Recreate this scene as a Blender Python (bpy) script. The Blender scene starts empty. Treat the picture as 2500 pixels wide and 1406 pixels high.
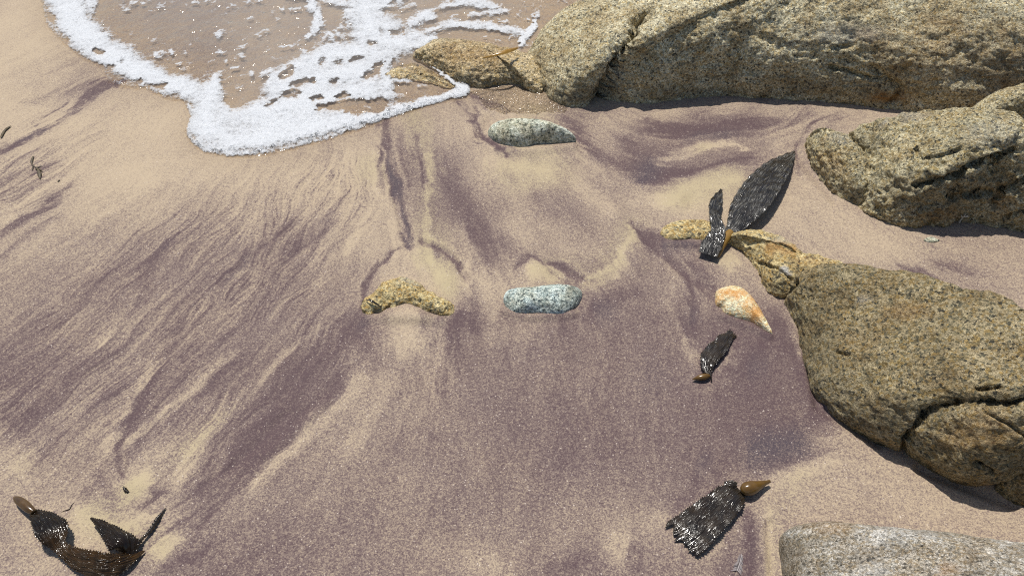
import bpy, math, random
import numpy as np

# ------------------------------------------------------------------ camera, sky, sun, exposure
scene = bpy.context.scene
COL = scene.collection
IMG_W, IMG_H = 2500.0, 1406.0
LENS, SENSOR = 26.0, 36.0
CAM_H, PITCH = 1.6, 46.0                      # metres above the sand, degrees below the horizon
FPX = LENS / SENSOR * IMG_W

cam_data = bpy.data.cameras.new("camera")
cam_data.lens = LENS; cam_data.sensor_width = SENSOR
cam_data.clip_start = 0.05; cam_data.clip_end = 3000.0
cam = bpy.data.objects.new("camera", cam_data)
cam.location = (0, 0, CAM_H); cam.rotation_euler = (math.radians(90 - PITCH), 0, 0)
COL.objects.link(cam); scene.camera = cam

SUN_EL = math.radians(68.0)
SUN_AZ = math.radians(-24.0)                  # from +Y (ahead) towards -X (left)
world = bpy.data.worlds.new("World"); scene.world = world; world.use_nodes = True
wn = world.node_tree.nodes; wl = world.node_tree.links
bg = wn["Background"]
sky = wn.new("ShaderNodeTexSky"); sky.sky_type = 'NISHITA'; sky.sun_disc = False
sky.sun_elevation = SUN_EL; sky.sun_rotation = SUN_AZ
wl.new(sky.outputs[0], bg.inputs[0]); bg.inputs[1].default_value = 0.09
sun_data = bpy.data.lights.new("sun", 'SUN'); sun_data.energy = 4.4; sun_data.angle = math.radians(0.53)
sun_data.color = (1.0, 0.955, 0.88)
sun = bpy.data.objects.new("sun", sun_data)
sun.rotation_euler = (math.pi / 2 - SUN_EL, 0, math.pi - SUN_AZ)
sun.location = (-2, 4, 6); COL.objects.link(sun)
scene.view_settings.view_transform = 'Standard'
scene.view_settings.look = 'None'
scene.view_settings.exposure = 0.1
scene.cycles.transparent_max_bounces = 32
scene.cycles.use_denoising = False
scene.cycles.pixel_filter_type = 'BLACKMAN_HARRIS'; scene.cycles.filter_width = 1.15
scene.cycles.sample_clamp_indirect = 4.0
scene.view_settings.gamma = 1.0

# ------------------------------------------------------------------ geometry helpers
_a = math.radians(90 - PITCH)
UPV = np.array([0, math.cos(_a), math.sin(_a)]); FWD = np.array([0, math.sin(_a), -math.cos(_a)])

def at(px, py, z=0.0):
    """point of the place at height z that the photograph shows at (px, py)"""
    d = np.array([(px - IMG_W / 2) / FPX, 0, 0]) + UPV * (-(py - IMG_H / 2) / FPX) + FWD
    t = (z - CAM_H) / d[2]
    return np.array([d[0] * t, d[1] * t, z])

def to_photo(X, Y, Z):
    Zc = Z - CAM_H
    dep = np.maximum(Y * FWD[1] + Zc * FWD[2], 0.05)
    up = Y * UPV[1] + Zc * UPV[2]
    return IMG_W / 2 + X / dep * FPX, IMG_H / 2 - up / dep * FPX

def px_m(px, py):
    p = at(px, py); dep = p[1] * FWD[1] + (p[2] - CAM_H) * FWD[2]
    return FPX / dep                            # photo pixels for one metre there

RNG = np.random.RandomState(7)
_T3 = RNG.rand(32, 32, 32).astype(np.float32)
_T2 = RNG.rand(256, 256).astype(np.float32)

def vnoise2(x, y, seed=0):
    x = x + seed * 17.31; y = y + seed * 9.77
    xi = np.floor(x).astype(np.int64); yi = np.floor(y).astype(np.int64)
    fx = x - xi; fy = y - yi
    fx = fx * fx * (3 - 2 * fx); fy = fy * fy * (3 - 2 * fy)
    x0 = xi & 255; x1 = (xi + 1) & 255; y0 = yi & 255; y1 = (yi + 1) & 255
    return (_T2[x0, y0] * (1 - fx) + _T2[x1, y0] * fx) * (1 - fy) + (_T2[x0, y1] * (1 - fx) + _T2[x1, y1] * fx) * fy

def fbm2(x, y, octv=4, seed=0):
    s = 0; a = 0.5; n = 0
    for k in range(octv):
        s = s + a * vnoise2(x * 2 ** k, y * 2 ** k, seed + k * 3); n += a; a *= 0.5
    return s / n - 0.5

def vnoise3(p, seed=0):
    p = p + np.array([seed * 3.7, seed * 5.1, seed * 7.3])
    i = np.floor(p).astype(np.int64); f = p - i; f = f * f * (3 - 2 * f)
    a0 = i & 31; a1 = (i + 1) & 31
    def g(ix, iy, iz): return _T3[ix, iy, iz]
    x0, y0, z0 = a0.T; x1, y1, z1 = a1.T; fx, fy, fz = f.T
    c00 = g(x0, y0, z0) * (1 - fx) + g(x1, y0, z0) * fx
    c10 = g(x0, y1, z0) * (1 - fx) + g(x1, y1, z0) * fx
    c01 = g(x0, y0, z1) * (1 - fx) + g(x1, y0, z1) * fx
    c11 = g(x0, y1, z1) * (1 - fx) + g(x1, y1, z1) * fx
    return (c00 * (1 - fy) + c10 * fy) * (1 - fz) + (c01 * (1 - fy) + c11 * fy) * fz

def fbm3(p, octv=4, seed=0, gain=0.5):
    s = 0; a = 0.5; n = 0
    for k in range(octv):
        s = s + a * (vnoise3(p * 2.03 ** k, seed + k * 5) - 0.5); n += a; a *= gain
    return s / n * 2

def mesh_np(name, verts, quads=None, tris=None, smooth=True):
    me = bpy.data.meshes.new(name)
    verts = np.asarray(verts, dtype=np.float32)
    me.vertices.add(len(verts)); me.vertices.foreach_set("co", verts.ravel())
    loops = []; starts = []; n = 0
    if quads is not None and len(quads):
        quads = np.asarray(quads, dtype=np.int32); loops.append(quads.ravel()); starts.append(np.arange(len(quads)) * 4); n = len(quads) * 4
    if tris is not None and len(tris):
        tris = np.asarray(tris, dtype=np.int32); loops.append(tris.ravel()); starts.append(n + np.arange(len(tris)) * 3)
    loops = np.concatenate(loops).astype(np.int32); starts = np.concatenate(starts).astype(np.int32)
    me.loops.add(len(loops)); me.loops.foreach_set("vertex_index", loops)
    me.polygons.add(len(starts)); me.polygons.foreach_set("loop_start", starts)
    me.update(calc_edges=True); me.validate()
    me.polygons.foreach_set("use_smooth", np.full(len(me.polygons), smooth))
    return me

def add_attr(me, name, rgba):
    a = me.color_attributes.new(name, 'FLOAT_COLOR', 'POINT')
    a.data.foreach_set("color", np.asarray(rgba, dtype=np.float32).ravel())

def obj(name, me, mat, parent=None, label=None, cat=None, group=None, kind=None, loc=None):
    o = bpy.data.objects.new(name, me); COL.objects.link(o)
    if mat is not None: me.materials.append(mat)
    if loc is not None: o.location = loc
    if parent is not None: o.parent = parent
    if label: o["label"] = label
    if cat: o["category"] = cat
    if group: o["group"] = group
    if kind: o["kind"] = kind
    return o

def empty(name, loc, label, cat, group=None):
    o = bpy.data.objects.new(name, None); COL.objects.link(o); o.location = loc; o.empty_display_size = 0.05
    o["label"] = label; o["category"] = cat
    if group: o["group"] = group
    return o

def grid_quads(ny, nx, keep=None):
    i = np.arange(ny - 1)[:, None] * nx + np.arange(nx - 1)[None, :]
    q = np.stack([i, i + 1, i + nx + 1, i + nx], -1).reshape(-1, 4)
    return q if keep is None else q[keep.ravel()]

# ------------------------------------------------------------------ maps drawn over the beach (plan of what lies where)
MX0, MY0, MSTEP = -700.0, -300.0, 4.0
MW, MH = int(3900 / MSTEP), int(2100 / MSTEP)
_MU = MX0 + np.arange(MW) * MSTEP; _MV = MY0 + np.arange(MH) * MSTEP

def smooth01(t):
    t = np.clip(t, 0, 1); return t * t * (3 - 2 * t)

def paint(field, pts, r, val, hard=0.25, mode="add"):
    """soft brush along a polyline; r a number or one radius for each point"""
    pts = [tuple(map(float, p)) for p in pts]
    rs = list(r) if isinstance(r, (list, tuple)) else [r] * len(pts)
    if len(pts) == 1: pts = pts * 2; rs = rs * 2
    rm = max(rs) + 4
    x0 = min(p[0] for p in pts) - rm; x1 = max(p[0] for p in pts) + rm
    y0 = min(p[1] for p in pts) - rm; y1 = max(p[1] for p in pts) + rm
    i0 = max(int((x0 - MX0) / MSTEP), 0); i1 = min(int((x1 - MX0) / MSTEP) + 2, MW)
    j0 = max(int((y0 - MY0) / MSTEP), 0); j1 = min(int((y1 - MY0) / MSTEP) + 2, MH)
    if i1 <= i0 or j1 <= j0: return
    U, V = np.meshgrid(_MU[i0:i1], _MV[j0:j1])
    best = np.full(U.shape, 9.0)
    for (ax, ay), (bx, by), ra, rb in zip(pts[:-1], pts[1:], rs[:-1], rs[1:]):
        dx, dy = bx - ax, by - ay; L = dx * dx + dy * dy + 1e-6
        t = np.clip(((U - ax) * dx + (V - ay) * dy) / L, 0, 1)
        d = np.hypot(U - ax - t * dx, V - ay - t * dy) / (ra + (rb - ra) * t)
        best = np.minimum(best, d)
    w = smooth01((1 - best) / (1 - hard))
    if mode == "add": field[j0:j1, i0:i1] += w * val
    elif mode == "max": field[j0:j1, i0:i1] = np.maximum(field[j0:j1, i0:i1], w * val)
    else: field[j0:j1, i0:i1] *= 1 - w * val

def poly_inside(pts, soft):
    """signed soft fill of a polygon (1 inside, 0 outside, ramp of soft px)"""
    U, V = np.meshgrid(_MU, _MV); ins = np.zeros(U.shape, bool); dm = np.full(U.shape, 1e9)
    n = len(pts)
    for k in range(n):
        ax, ay = pts[k]; bx, by = pts[(k + 1) % n]
        c = ((ay > V) != (by > V)) & (U < (bx - ax) * (V - ay) / (by - ay + 1e-9) + ax); ins ^= c
        dx, dy = bx - ax, by - ay; L = dx * dx + dy * dy + 1e-6
        t = np.clip(((U - ax) * dx + (V - ay) * dy) / L, 0, 1)
        dm = np.minimum(dm, np.hypot(U - ax - t * dx, V - ay - t * dy))
    sd = np.where(ins, dm, -dm)
    return sd if soft is None else smooth01(sd / soft * 0.5 + 0.5)

def sample(field, U, V):
    x = np.clip((U - MX0) / MSTEP, 0, MW - 1.001); y = np.clip((V - MY0) / MSTEP, 0, MH - 1.001)
    xi = x.astype(int); yi = y.astype(int); fx = x - xi; fy = y - yi
    return (field[yi, xi] * (1 - fx) + field[yi, xi + 1] * fx) * (1 - fy) + (field[yi + 1, xi] * (1 - fx) + field[yi + 1, xi + 1] * fx) * fy

# coarse share of dark garnet sand, one number each 100 px, rows from far to near
GARNET = """
.08 .08 .1 .3 .4 .4 .3 .2 .15 .15 .15 .15 .15 .15 .2 .2 .2 .2 .2 .2 .2 .2 .2 .2 .2 .2
.08 .08 .15 .25 .3 .4 .3 .2 .2 .15 .15 .15 .15 .15 .2 .2 .2 .2 .2 .2 .2 .2 .2 .2 .2 .2
.12 .2 .35 .2 .2 .25 .2 .3 .2 .2 .2 .25 .25 .15 .2 .2 .2 .25 .25 .25 .25 .25 .25 .25 .2 .2
.15 .15 .1 .1 .1 .1 .15 .2 .2 .25 .3 .3 .2 .2 .45 .3 .45 .6 .5 .35 .35 .3 .3 .3 .3 .3
.25 .18 .1 .12 .14 .15 .15 .15 .2 .2 .45 .45 .2 .15 .35 .5 .7 .5 .5 .4 .4 .3 .3 .3 .3 .3
.3 .25 .15 .2 .25 .3 .32 .35 .3 .2 .45 .6 .45 .45 .5 .4 .2 .15 .15 .2 .25 .25 .25 .25 .25 .25
.25 .3 .35 .4 .45 .5 .52 .5 .38 .25 .25 .35 .55 .45 .35 .35 .5 .5 .35 .3 .25 .18 .22 .35 .35 .3
.42 .48 .5 .5 .55 .55 .5 .5 .5 .45 .15 .2 .35 .3 .5 .55 .5 .5 .4 .35 .3 .3 .4 .4 .35 .3
.52 .55 .5 .42 .48 .52 .55 .55 .6 .5 .4 .65 .55 .55 .65 .65 .6 .6 .7 .65 .5 .4 .4 .4 .4 .4
.6 .6 .58 .48 .55 .5 .55 .65 .65 .5 .5 .6 .58 .6 .6 .65 .65 .58 .7 .75 .6 .4 .4 .4 .4 .4
.5 .6 .52 .55 .55 .42 .58 .65 .45 .45 .5 .55 .6 .6 .6 .65 .65 .68 .75 .75 .6 .3 .3 .3 .3 .3
.3 .45 .38 .35 .35 .4 .6 .48 .4 .5 .55 .55 .55 .6 .6 .6 .62 .65 .7 .75 .5 .3 .25 .25 .25 .25
.3 .2 .35 .3 .4 .52 .45 .5 .5 .5 .5 .52 .52 .55 .55 .5 .58 .6 .5 .3 .22 .22 .22 .22 .22 .22
.4 .25 .15 .2 .4 .62 .6 .6 .55 .55 .5 .5 .5 .5 .45 .4 .4 .35 .5 .3 .25 .25 .25 .25 .25 .25
.3 .3 .3 .4 .5 .65 .6 .55 .5 .55 .45 .4 .42 .55 .58 .5 .55 .5 .6 .3 .25 .25 .25 .25 .25 .25
"""
_g = np.array([[float(v) for v in r.split()] for r in GARNET.strip().splitlines()])

def coarse(U, V):
    x = np.clip(U / 100, 0, 24.999); y = np.clip(V / 100, 0, 13.999)
    xi = x.astype(int); yi = y.astype(int); fx = smooth01(x - xi); fy = smooth01(y - yi)
    return (_g[yi, xi] * (1 - fx) + _g[yi, xi + 1] * fx) * (1 - fy) + (_g[yi + 1, xi] * (1 - fx) + _g[yi + 1, xi + 1] * fx) * fy

_UU, _VV = np.meshgrid(_MU, _MV)
garnet0 = coarse(_UU, _VV); garnet = np.zeros_like(garnet0)
for pts, r, v in [
    # far left bands
    ([(-60, 408), (0, 375), (60, 345), (120, 310), (180, 262), (240, 218), (300, 190)], [16, 14, 13, 10, 9, 12, 10], .55),
    ([(0, 420), (60, 388), (120, 350)], 12, .25), ([(-20, 455), (70, 425), (150, 402), (240, 375)], [16, 14, 10, 8], .3),
    ([(0, 490), (80, 452), (160, 425)], 14, .25), ([(-20, 585), (60, 530), (120, 500), (190, 450)], [20, 16, 12, 8], .4),
    ([(0, 640), (70, 570), (150, 525)], 14, .2), ([(60, 250), (150, 235), (260, 200)], [10, 22, 20], .15),
    ([(0, 545), (70, 490), (160, 440)], 10, -.2), ([(250, 450), (400, 420), (560, 400)], 50, -.08),
    # fan below the foam
    ([(700, 560), (600, 640), (530, 705)], 9, .3), ([(850, 480), (760, 560), (640, 640)], 10, .2), ([(830, 530), (700, 630), (610, 690)], 8, .25),
    ([(420, 590), (330, 690)], 16, .2), ([(560, 520), (470, 600), (380, 690)], 14, .15), ([(900, 500), (850, 600), (770, 700)], 10, -.2),
    ([(880, 430), (820, 560), (760, 650)], 12, -.12), ([(420, 700), (300, 800), (250, 840)], 12, -.18), ([(280, 820), (230, 850)], 22, -.2),
    ([(700, 700), (560, 820), (470, 880)], 12, .14), ([(640, 700), (520, 790)], 9, -.14),
    # broad dark band to the lower left, sharp on its near side
    ([(860, 790), (780, 880), (690, 1000), (600, 1110), (520, 1190), (420, 1290)], [45, 50, 42, 36, 28, 18], .26),
    ([(830, 920), (740, 1010), (650, 1105), (580, 1180), (480, 1280)], [26, 22, 16, 14, 10], .2),
    ([(880, 930), (790, 1020), (690, 1110), (620, 1180)], [30, 26, 24, 20], -.26),
    ([(770, 800), (640, 930), (540, 1030), (460, 1110), (430, 1190)], [12, 20, 26, 28, 20], -.32),
    ([(440, 800), (370, 920), (310, 1030), (285, 1090), (290, 1140)], [8, 10, 10, 9, 8], .35), ([(400, 840), (325, 960), (270, 1060), (262, 1120)], [8, 15, 18, 14], -.28),
    ([(580, 860), (430, 980), (312, 1078)], [6, 9, 10], -.34), ([(600, 872), (450, 990), (325, 1098), (298, 1140)], [6, 12, 12, 8], .3),
    ([(700, 900), (560, 1010), (470, 1070)], 14, .2),
    # patches round the lower left fronds
    ([(20, 1005), (55, 1060), (120, 1098)], [16, 24, 28], .38), ([(100, 985)], 24, .2), ([(235, 1150), (262, 1235)], [22, 26], .3), ([(380, 1195)], [24], .32),
    ([(205, 1205)], 28, .22), ([(55, 1130)], 52, -.3), ([(330, 1180)], 52, -.35), ([(360, 1150), (300, 1200)], 22, -.2), ([(205, 1262)], 40, -.32), ([(410, 1245), (290, 1290)], [8, 16], -.3), ([(395, 1345), (440, 1310)], [26, 10], -.4),
    ([(60, 1290)], 60, -.1), ([(150, 1330)], 50, -.18), ([(270, 1240), (350, 1235), (400, 1200)], 10, .25), ([(290, 1130), (420, 1100)], 24, -.15), ([(140, 1080)], 26, .2),
    ([(400, 1290), (520, 1190), (600, 1120)], 7, -.28), ([(470, 1260), (600, 1150)], 6, -.2), ([(500, 1330), (420, 1390)], 16, .25),
    # middle streaks
    ([(932, 290), (940, 370), (962, 460), (982, 530), (1003, 600)], [16, 17, 19, 18, 11], .6), ([(1008, 330), (1022, 390), (1035, 465)], [5, 8, 6], .4),
    ([(970, 330), (1010, 450)], 18, .2), ([(1042, 380), (1052, 460), (1055, 590), (1062, 640)], [8, 12, 14, 12], -.3), ([(905, 380), (930, 470), (960, 560), (975, 620)], 12, -.2),
    ([(1085, 400), (1140, 520), (1210, 620)], [30, 45, 40], .22), ([(1140, 700), (1150, 620)], 14, -.2),
    ([(1165, 250), (1160, 290), (1175, 325), (1205, 362), (1245, 388)], [6, 10, 12, 12, 8], .45), ([(1120, 220), (1140, 260), (1160, 300)], 7, .3), ([(1150, 225), (1205, 255), (1235, 275)], [8, 8, 4], .35),
    ([(1030, 585), (1085, 610), (1120, 645), (1142, 680)], [6, 9, 9, 5], .42), ([(880, 760), (880, 715), (905, 665), (945, 625), (985, 600)], [10, 9, 8, 8, 6], .38), ([(1085, 690)], 52, -.25), ([(1020, 625)], 45, -.15),
    ([(1155, 700), (1150, 760)], 16, .18), ([(1180, 660), (1200, 780)], 22, -.15), ([(1340, 400), (1250, 400), (1210, 390)], 28, -.15), ([(1250, 435)], 16, .12),
    ([(1255, 660), (1285, 632), (1310, 628), (1330, 650)], [10, 8, 8, 6], .32), ([(1335, 640), (1390, 660), (1445, 690)], [6, 8, 5], .38), ([(1310, 668), (1380, 680)], [34, 18], -.3), ([(1225, 690), (1215, 740)], 20, -.15),
    ([(1430, 700), (1500, 660), (1535, 600), (1545, 550)], [16, 26, 22, 16], -.32), ([(1440, 765), (1480, 735), (1540, 710)], [26, 32, 24], .25), ([(1380, 795)], 26, .15), ([(1300, 800), (1200, 830)], 30, -.1),
    ([(1400, 440), (1480, 520)], 30, -.15), ([(1330, 480), (1440, 560)], 35, .12), ([(1240, 540), (1290, 600)], 30, -.12),
    # below the stones
    ([(985, 795), (1000, 850)], [52, 46], -.26), ([(1085, 790), (1135, 775), (1165, 800)], [22, 28, 24], .25), ([(880, 800), (890, 830)], 40, .18), ([(1060, 830), (1110, 900)], 10, -.12), ([(1095, 820), (1080, 920)], 8, -.1),
    # upper right
    ([(1390, 290), (1420, 340), (1450, 390)], [14, 22, 16], .2), ([(1600, 305), (1680, 325), (1780, 320), (1880, 298)], [24, 36, 34, 22], .25), ([(1540, 350), (1590, 395)], 34, .2),
    ([(1560, 300), (1640, 270), (1800, 262)], 22, -.15), ([(1600, 396), (1660, 382), (1720, 366), (1785, 358), (1830, 366)], [12, 14, 13, 10, 8], -.42), ([(1570, 445), (1650, 425), (1740, 412), (1840, 388)], [20, 20, 18, 14], .3), ([(1780, 345)], 14, .25),
    ([(1590, 470), (1560, 440)], 16, .2), ([(1620, 500), (1700, 452), (1790, 432)], [30, 40, 30], -.32), ([(1652, 512), (1668, 482), (1700, 465), (1735, 468)], [8, 12, 11, 6], .22), ([(1700, 500)], 26, .08),
    ([(1900, 330), (1930, 400), (1965, 470)], 14, -.1), ([(1925, 380), (1945, 430)], 10, .25), ([(1960, 320), (2010, 290), (2060, 270)], 8, .2),
    ([(1582, 575), (1640, 602), (1715, 592)], [22, 24, 16], .42), ([(1540, 540), (1600, 600), (1680, 670), (1745, 710)], [10, 14, 15, 12], .3), ([(1640, 660), (1640, 740), (1660, 800)], 18, -.14), ([(1690, 640), (1720, 670)], 14, .2), ([(1780, 640)], 34, -.25),
    ([(1682, 690), (1690, 760), (1700, 820)], 12, .25), ([(1700, 870), (1680, 830)], [32, 20], -.3), ([(1725, 760)], 20, -.15), ([(1790, 850), (1760, 900)], 12, -.22), ([(1790, 915), (1850, 860), (1900, 800)], [24, 28, 26], .2), ([(1700, 965), (1800, 905)], 10, -.16),
    ([(1905, 790), (1960, 930), (2000, 1015)], 22, .18), ([(1850, 1090), (1950, 1060), (2000, 1000)], [60, 56, 36], .2), ([(1870, 1140), (1980, 1110)], [26, 22], .25),
    ([(1880, 1185), (1960, 1150), (2040, 1125)], [26, 28, 24], -.32), ([(2000, 1080), (2060, 1060)], 16, -.15), ([(1940, 770), (1975, 900), (2005, 975), (2060, 1040)], 9, -.3),
    ([(1700, 1165), (1640, 1255)], [26, 24], .24), ([(1720, 1110), (1760, 1170)], 14, .22), ([(1830, 1260), (1838, 1330), (1845, 1420)], [20, 24, 22], .42), ([(1890, 1240), (1880, 1320), (1885, 1410)], [20, 14, 14], -.2), ([(1790, 1260), (1750, 1330)], 24, -.2),
    ([(1500, 1340)], 60, -.15), ([(1610, 1270)], 30, -.18), ([(1320, 1395), (1430, 1365)], 24, .18), ([(1560, 1390), (1540, 1330)], 16, .2), ([(1200, 1380), (1080, 1330)], 50, -.12),
    ([(1360, 1000), (1380, 1150)], 60, .05), ([(950, 930), (880, 1010), (860, 1100)], 50, -.12), ([(1000, 1000)], 60, -.06),
    ([(1395, 285), (1430, 350), (1500, 400), (1590, 425), (1680, 418)], [14, 20, 22, 22, 16], .22), ([(1560, 310), (1700, 322), (1860, 300), (1990, 285)], [18, 26, 22, 12], .2), ([(1185, 345), (1230, 378), (1310, 392)], [14, 16, 10], .25), ([(1420, 280), (1520, 275)], 16, .12),
    # sand lane between the right hand boulders
    ([(2190, 642), (2240, 668), (2300, 695)], [8, 14, 8], .35), ([(2300, 640), (2380, 660)], 20, .18), ([(2050, 540), (2150, 590), (2260, 620)], 30, -.08),
]: paint(garnet, pts, r, v)
crisp = np.zeros_like(garnet)                   # thin dark seams and the pale ridges beside them
for pts, r, v in [
    ([(1030, 585), (1085, 610), (1120, 645), (1142, 680)], [4, 6, 7, 4], .42), ([(884, 750), (890, 700), (930, 645), (978, 602)], [7, 7, 6, 4], .36), ([(1262, 655), (1298, 628), (1325, 643), (1350, 668), (1385, 690)], [6, 6, 5, 5, 3], .36),
    ([(1335, 640), (1390, 655), (1440, 688)], [5, 6, 3], .36), ([(1120, 250), (1148, 285), (1165, 322)], 4, .3), ([(1152, 228), (1205, 250), (1236, 276)], [6, 5, 3], .36), ([(1165, 262), (1162, 295), (1185, 335), (1240, 384)], [7, 9, 8, 4], .34),
    ([(1540, 545), (1600, 610), (1680, 680), (1742, 730)], [5, 8, 8, 5], .25), ([(1642, 600), (1700, 660)], 6, .2), ([(1948, 420), (1946, 350), (1975, 305), (2045, 278)], [3, 5, 4, 3], .3), ([(2000, 325), (2045, 300)], 4, .25),
    ([(285, 1085), (290, 1165)], 6, .3), ([(262, 1120), (300, 1165)], 5, .25), ([(400, 1255), (480, 1195), (570, 1130)], 5, .25), ([(430, 1205), (520, 1120), (600, 1040)], 5, .2), ([(470, 1295), (560, 1215), (650, 1140)], 5, .22), ([(350, 1240), (405, 1190)], 6, .2),
    ([(1075, 775), (1038, 815)], 4, .2), ([(1085, 780), (1062, 838)], 4, .2), ([(1095, 782), (1090, 850)], 4, .18), ([(1108, 780), (1118, 850)], 4, .18), ([(930, 300), (933, 370), (950, 450), (975, 540), (992, 600)], [4, 5, 5, 5, 4], .35), ([(1024, 390), (1035, 465)], 4, .3),
    ([(0, 372), (60, 340), (120, 305)], 5, .25), ([(0, 555), (70, 520), (130, 485)], 5, .2), ([(590, 660), (650, 600), (720, 545)], 5, .22), ([(540, 700), (600, 640)], 6, .22), ([(370, 640), (410, 585)], 6, .2), ([(640, 700), (720, 620), (800, 560)], 4, .18),
    ([(370, 930), (315, 1030), (288, 1090)], 5, .3), ([(440, 985), (330, 1085)], 5, .25), ([(880, 880), (730, 1010), (600, 1145), (500, 1255)], [3, 5, 5, 4], .2), ([(2190, 642), (2290, 690)], 5, .25), ([(1560, 440), (1650, 425), (1760, 400)], 6, .2), ([(1690, 700), (1694, 800)], 6, .22),
    ([(1048, 578), (1098, 600), (1138, 640), (1156, 680)], 6, -.16), ([(870, 745), (876, 695), (918, 640)], 6, -.14), ([(1420, 690), (1500, 650), (1538, 590)], [8, 14, 10], -.18), ([(1346, 630), (1400, 645), (1450, 680)], 5, -.16), ([(305, 1080), (440, 965)], 5, -.22), ([(295, 1030), (345, 940)], 6, -.2),
]: paint(crisp, pts, r, v, hard=.2)
blue = np.zeros_like(garnet)                    # black, bluish heavy sand
for pts, r, v in [([(945, 380), (965, 470), (1000, 600)], 16, .8), ([(60, 345), (120, 310)], 10, .6), ([(100, 1085)], 30, .6), ([(1600, 396), (1560, 440)], 34, .7), ([(1700, 345), (1800, 340)], 24, .5),
                  ([(1850, 1100), (1960, 1080)], [70, 60], .75), ([(1640, 605), (1700, 600)], 24, .6), ([(620, 640), (560, 690)], 14, .6), ([(400, 600)], 22, .5), ([(1480, 760)], 40, .6), ([(880, 790)], 26, .5), ([(1690, 770)], 26, .6), ([(1720, 1130)], 30, .5), ([(1840, 900)], 40, .4), ([(1580, 920)], 80, .3), ([(1850, 1340)], 26, .3)]:
    paint(blue, pts, r, v)
yellow = np.zeros_like(garnet)                  # yellower, quartz-rich sand
for pts, r, v in [([(1000, 280), (1060, 450), (1060, 620), (1090, 690)], [40, 60, 70, 60], .8), ([(1250, 420), (1350, 420)], 80, .6), ([(1320, 660), (1460, 680), (1540, 560)], 50, .7), ([(1650, 480), (1780, 440)], 70, .7), ([(900, 420)], 60, .5), ([(1290, 290), (1440, 265)], 40, .5),
                  ([(330, 1180), (205, 1262), (400, 1340)], 50, .7), ([(1960, 1160), (1900, 1250), (1885, 1400)], 35, .4), ([(440, 1110), (550, 1020)], 40, .5), ([(1720, 370)], 24, .6), ([(60, 1130)], 50, .4), ([(1780, 640)], 40, .5)]:
    paint(yellow, pts, r, v)
rill = np.zeros_like(garnet)                    # how strongly the back-wash combed the sand
for pts, r, v in [([(820, 470), (600, 620), (350, 800), (120, 1000)], [140, 260, 300, 260], 1.0), ([(760, 850), (520, 1080)], [160, 160], .7), ([(40, 450), (200, 330)], [120, 90], .7),
                  ([(1090, 830), (1090, 930)], 70, .5), ([(1000, 420)], 90, .5), ([(1420, 350)], 60, .5), ([(1950, 300)], 70, .5)]:
    paint(rill, pts, r, v, mode="max")
relief = np.zeros_like(garnet)                  # hollows and humps, metres
for pts, r, v in [([(1300, 375), (1400, 372)], 40, .008), ([(1180, 330), (1200, 290)], 26, -.010), ([(955, 772), (990, 766), (1030, 774)], [34, 40, 34], .012), ([(1215, 365), (1290, 374), (1400, 358)], [16, 18, 16], .010), ([(1232, 762), (1300, 776), (1400, 766)], 16, .009), ([(1757, 770), (1830, 798), (1880, 822)], 14, .007), ([(1630, 595), (1740, 600)], 14, .007), ([(900, 778), (1080, 784)], 18, .006), ([(1085, 690)], 60, .010), ([(1140, 680), (1100, 620), (1030, 590)], 14, -.006),
                  ([(1310, 668)], 50, .008), ([(1330, 640), (1440, 690)], 10, -.005), ([(1690, 492)], 34, -.008), ([(1640, 640), (1760, 720)], 24, -.006), ([(950, 420), (1000, 600)], 20, -.006), ([(1035, 400), (1055, 560)], 14, .004),
                  ([(300, 1080), (300, 1150)], 14, -.005), ([(340, 1185)], 50, .005), ([(560, 1150), (700, 1010)], 20, -.004), ([(650, 1110), (800, 980)], 20, .004), ([(1960, 780), (2000, 990), (2150, 1080)], 22, -.012), ([(2250, 1140), (2480, 1230)], 26, -.012),
                  ([(1880, 1280), (1890, 1400)], 22, -.008), ([(1500, 520), (1560, 640)], 40, .008), ([(1950, 380), (2040, 490)], 20, -.008)]:
    paint(relief, pts, r, v, hard=0.0)

# ------------------------------------------------------------------ water edge and foam plan
shore = [(-700, -700), (60, -320), (95, -60), (98, 20), (112, 70), (150, 110), (200, 148), (246, 168), (262, 205), (300, 220), (350, 222), (400, 245), (445, 252), (460, 285), (450, 325), (462, 352), (495, 378),
         (560, 391), (640, 386), (720, 370), (800, 348), (880, 322), (960, 292), (1040, 266), (1100, 250), (1142, 243), (1156, 222), (1150, 205), (1180, 190), (1300, 150), (1420, -10), (1700, -60), (2600, -320), (3190, -320), (3190, -700)]
shore_sd = poly_inside(shore, None)
film = [(1150, 222), (1180, 210), (1240, 205), (1330, 225), (1380, 258), (1420, 268), (1370, 275), (1300, 280), (1240, 282), (1195, 268), (1175, 245)]
film_sd = poly_inside(film, None)

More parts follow.
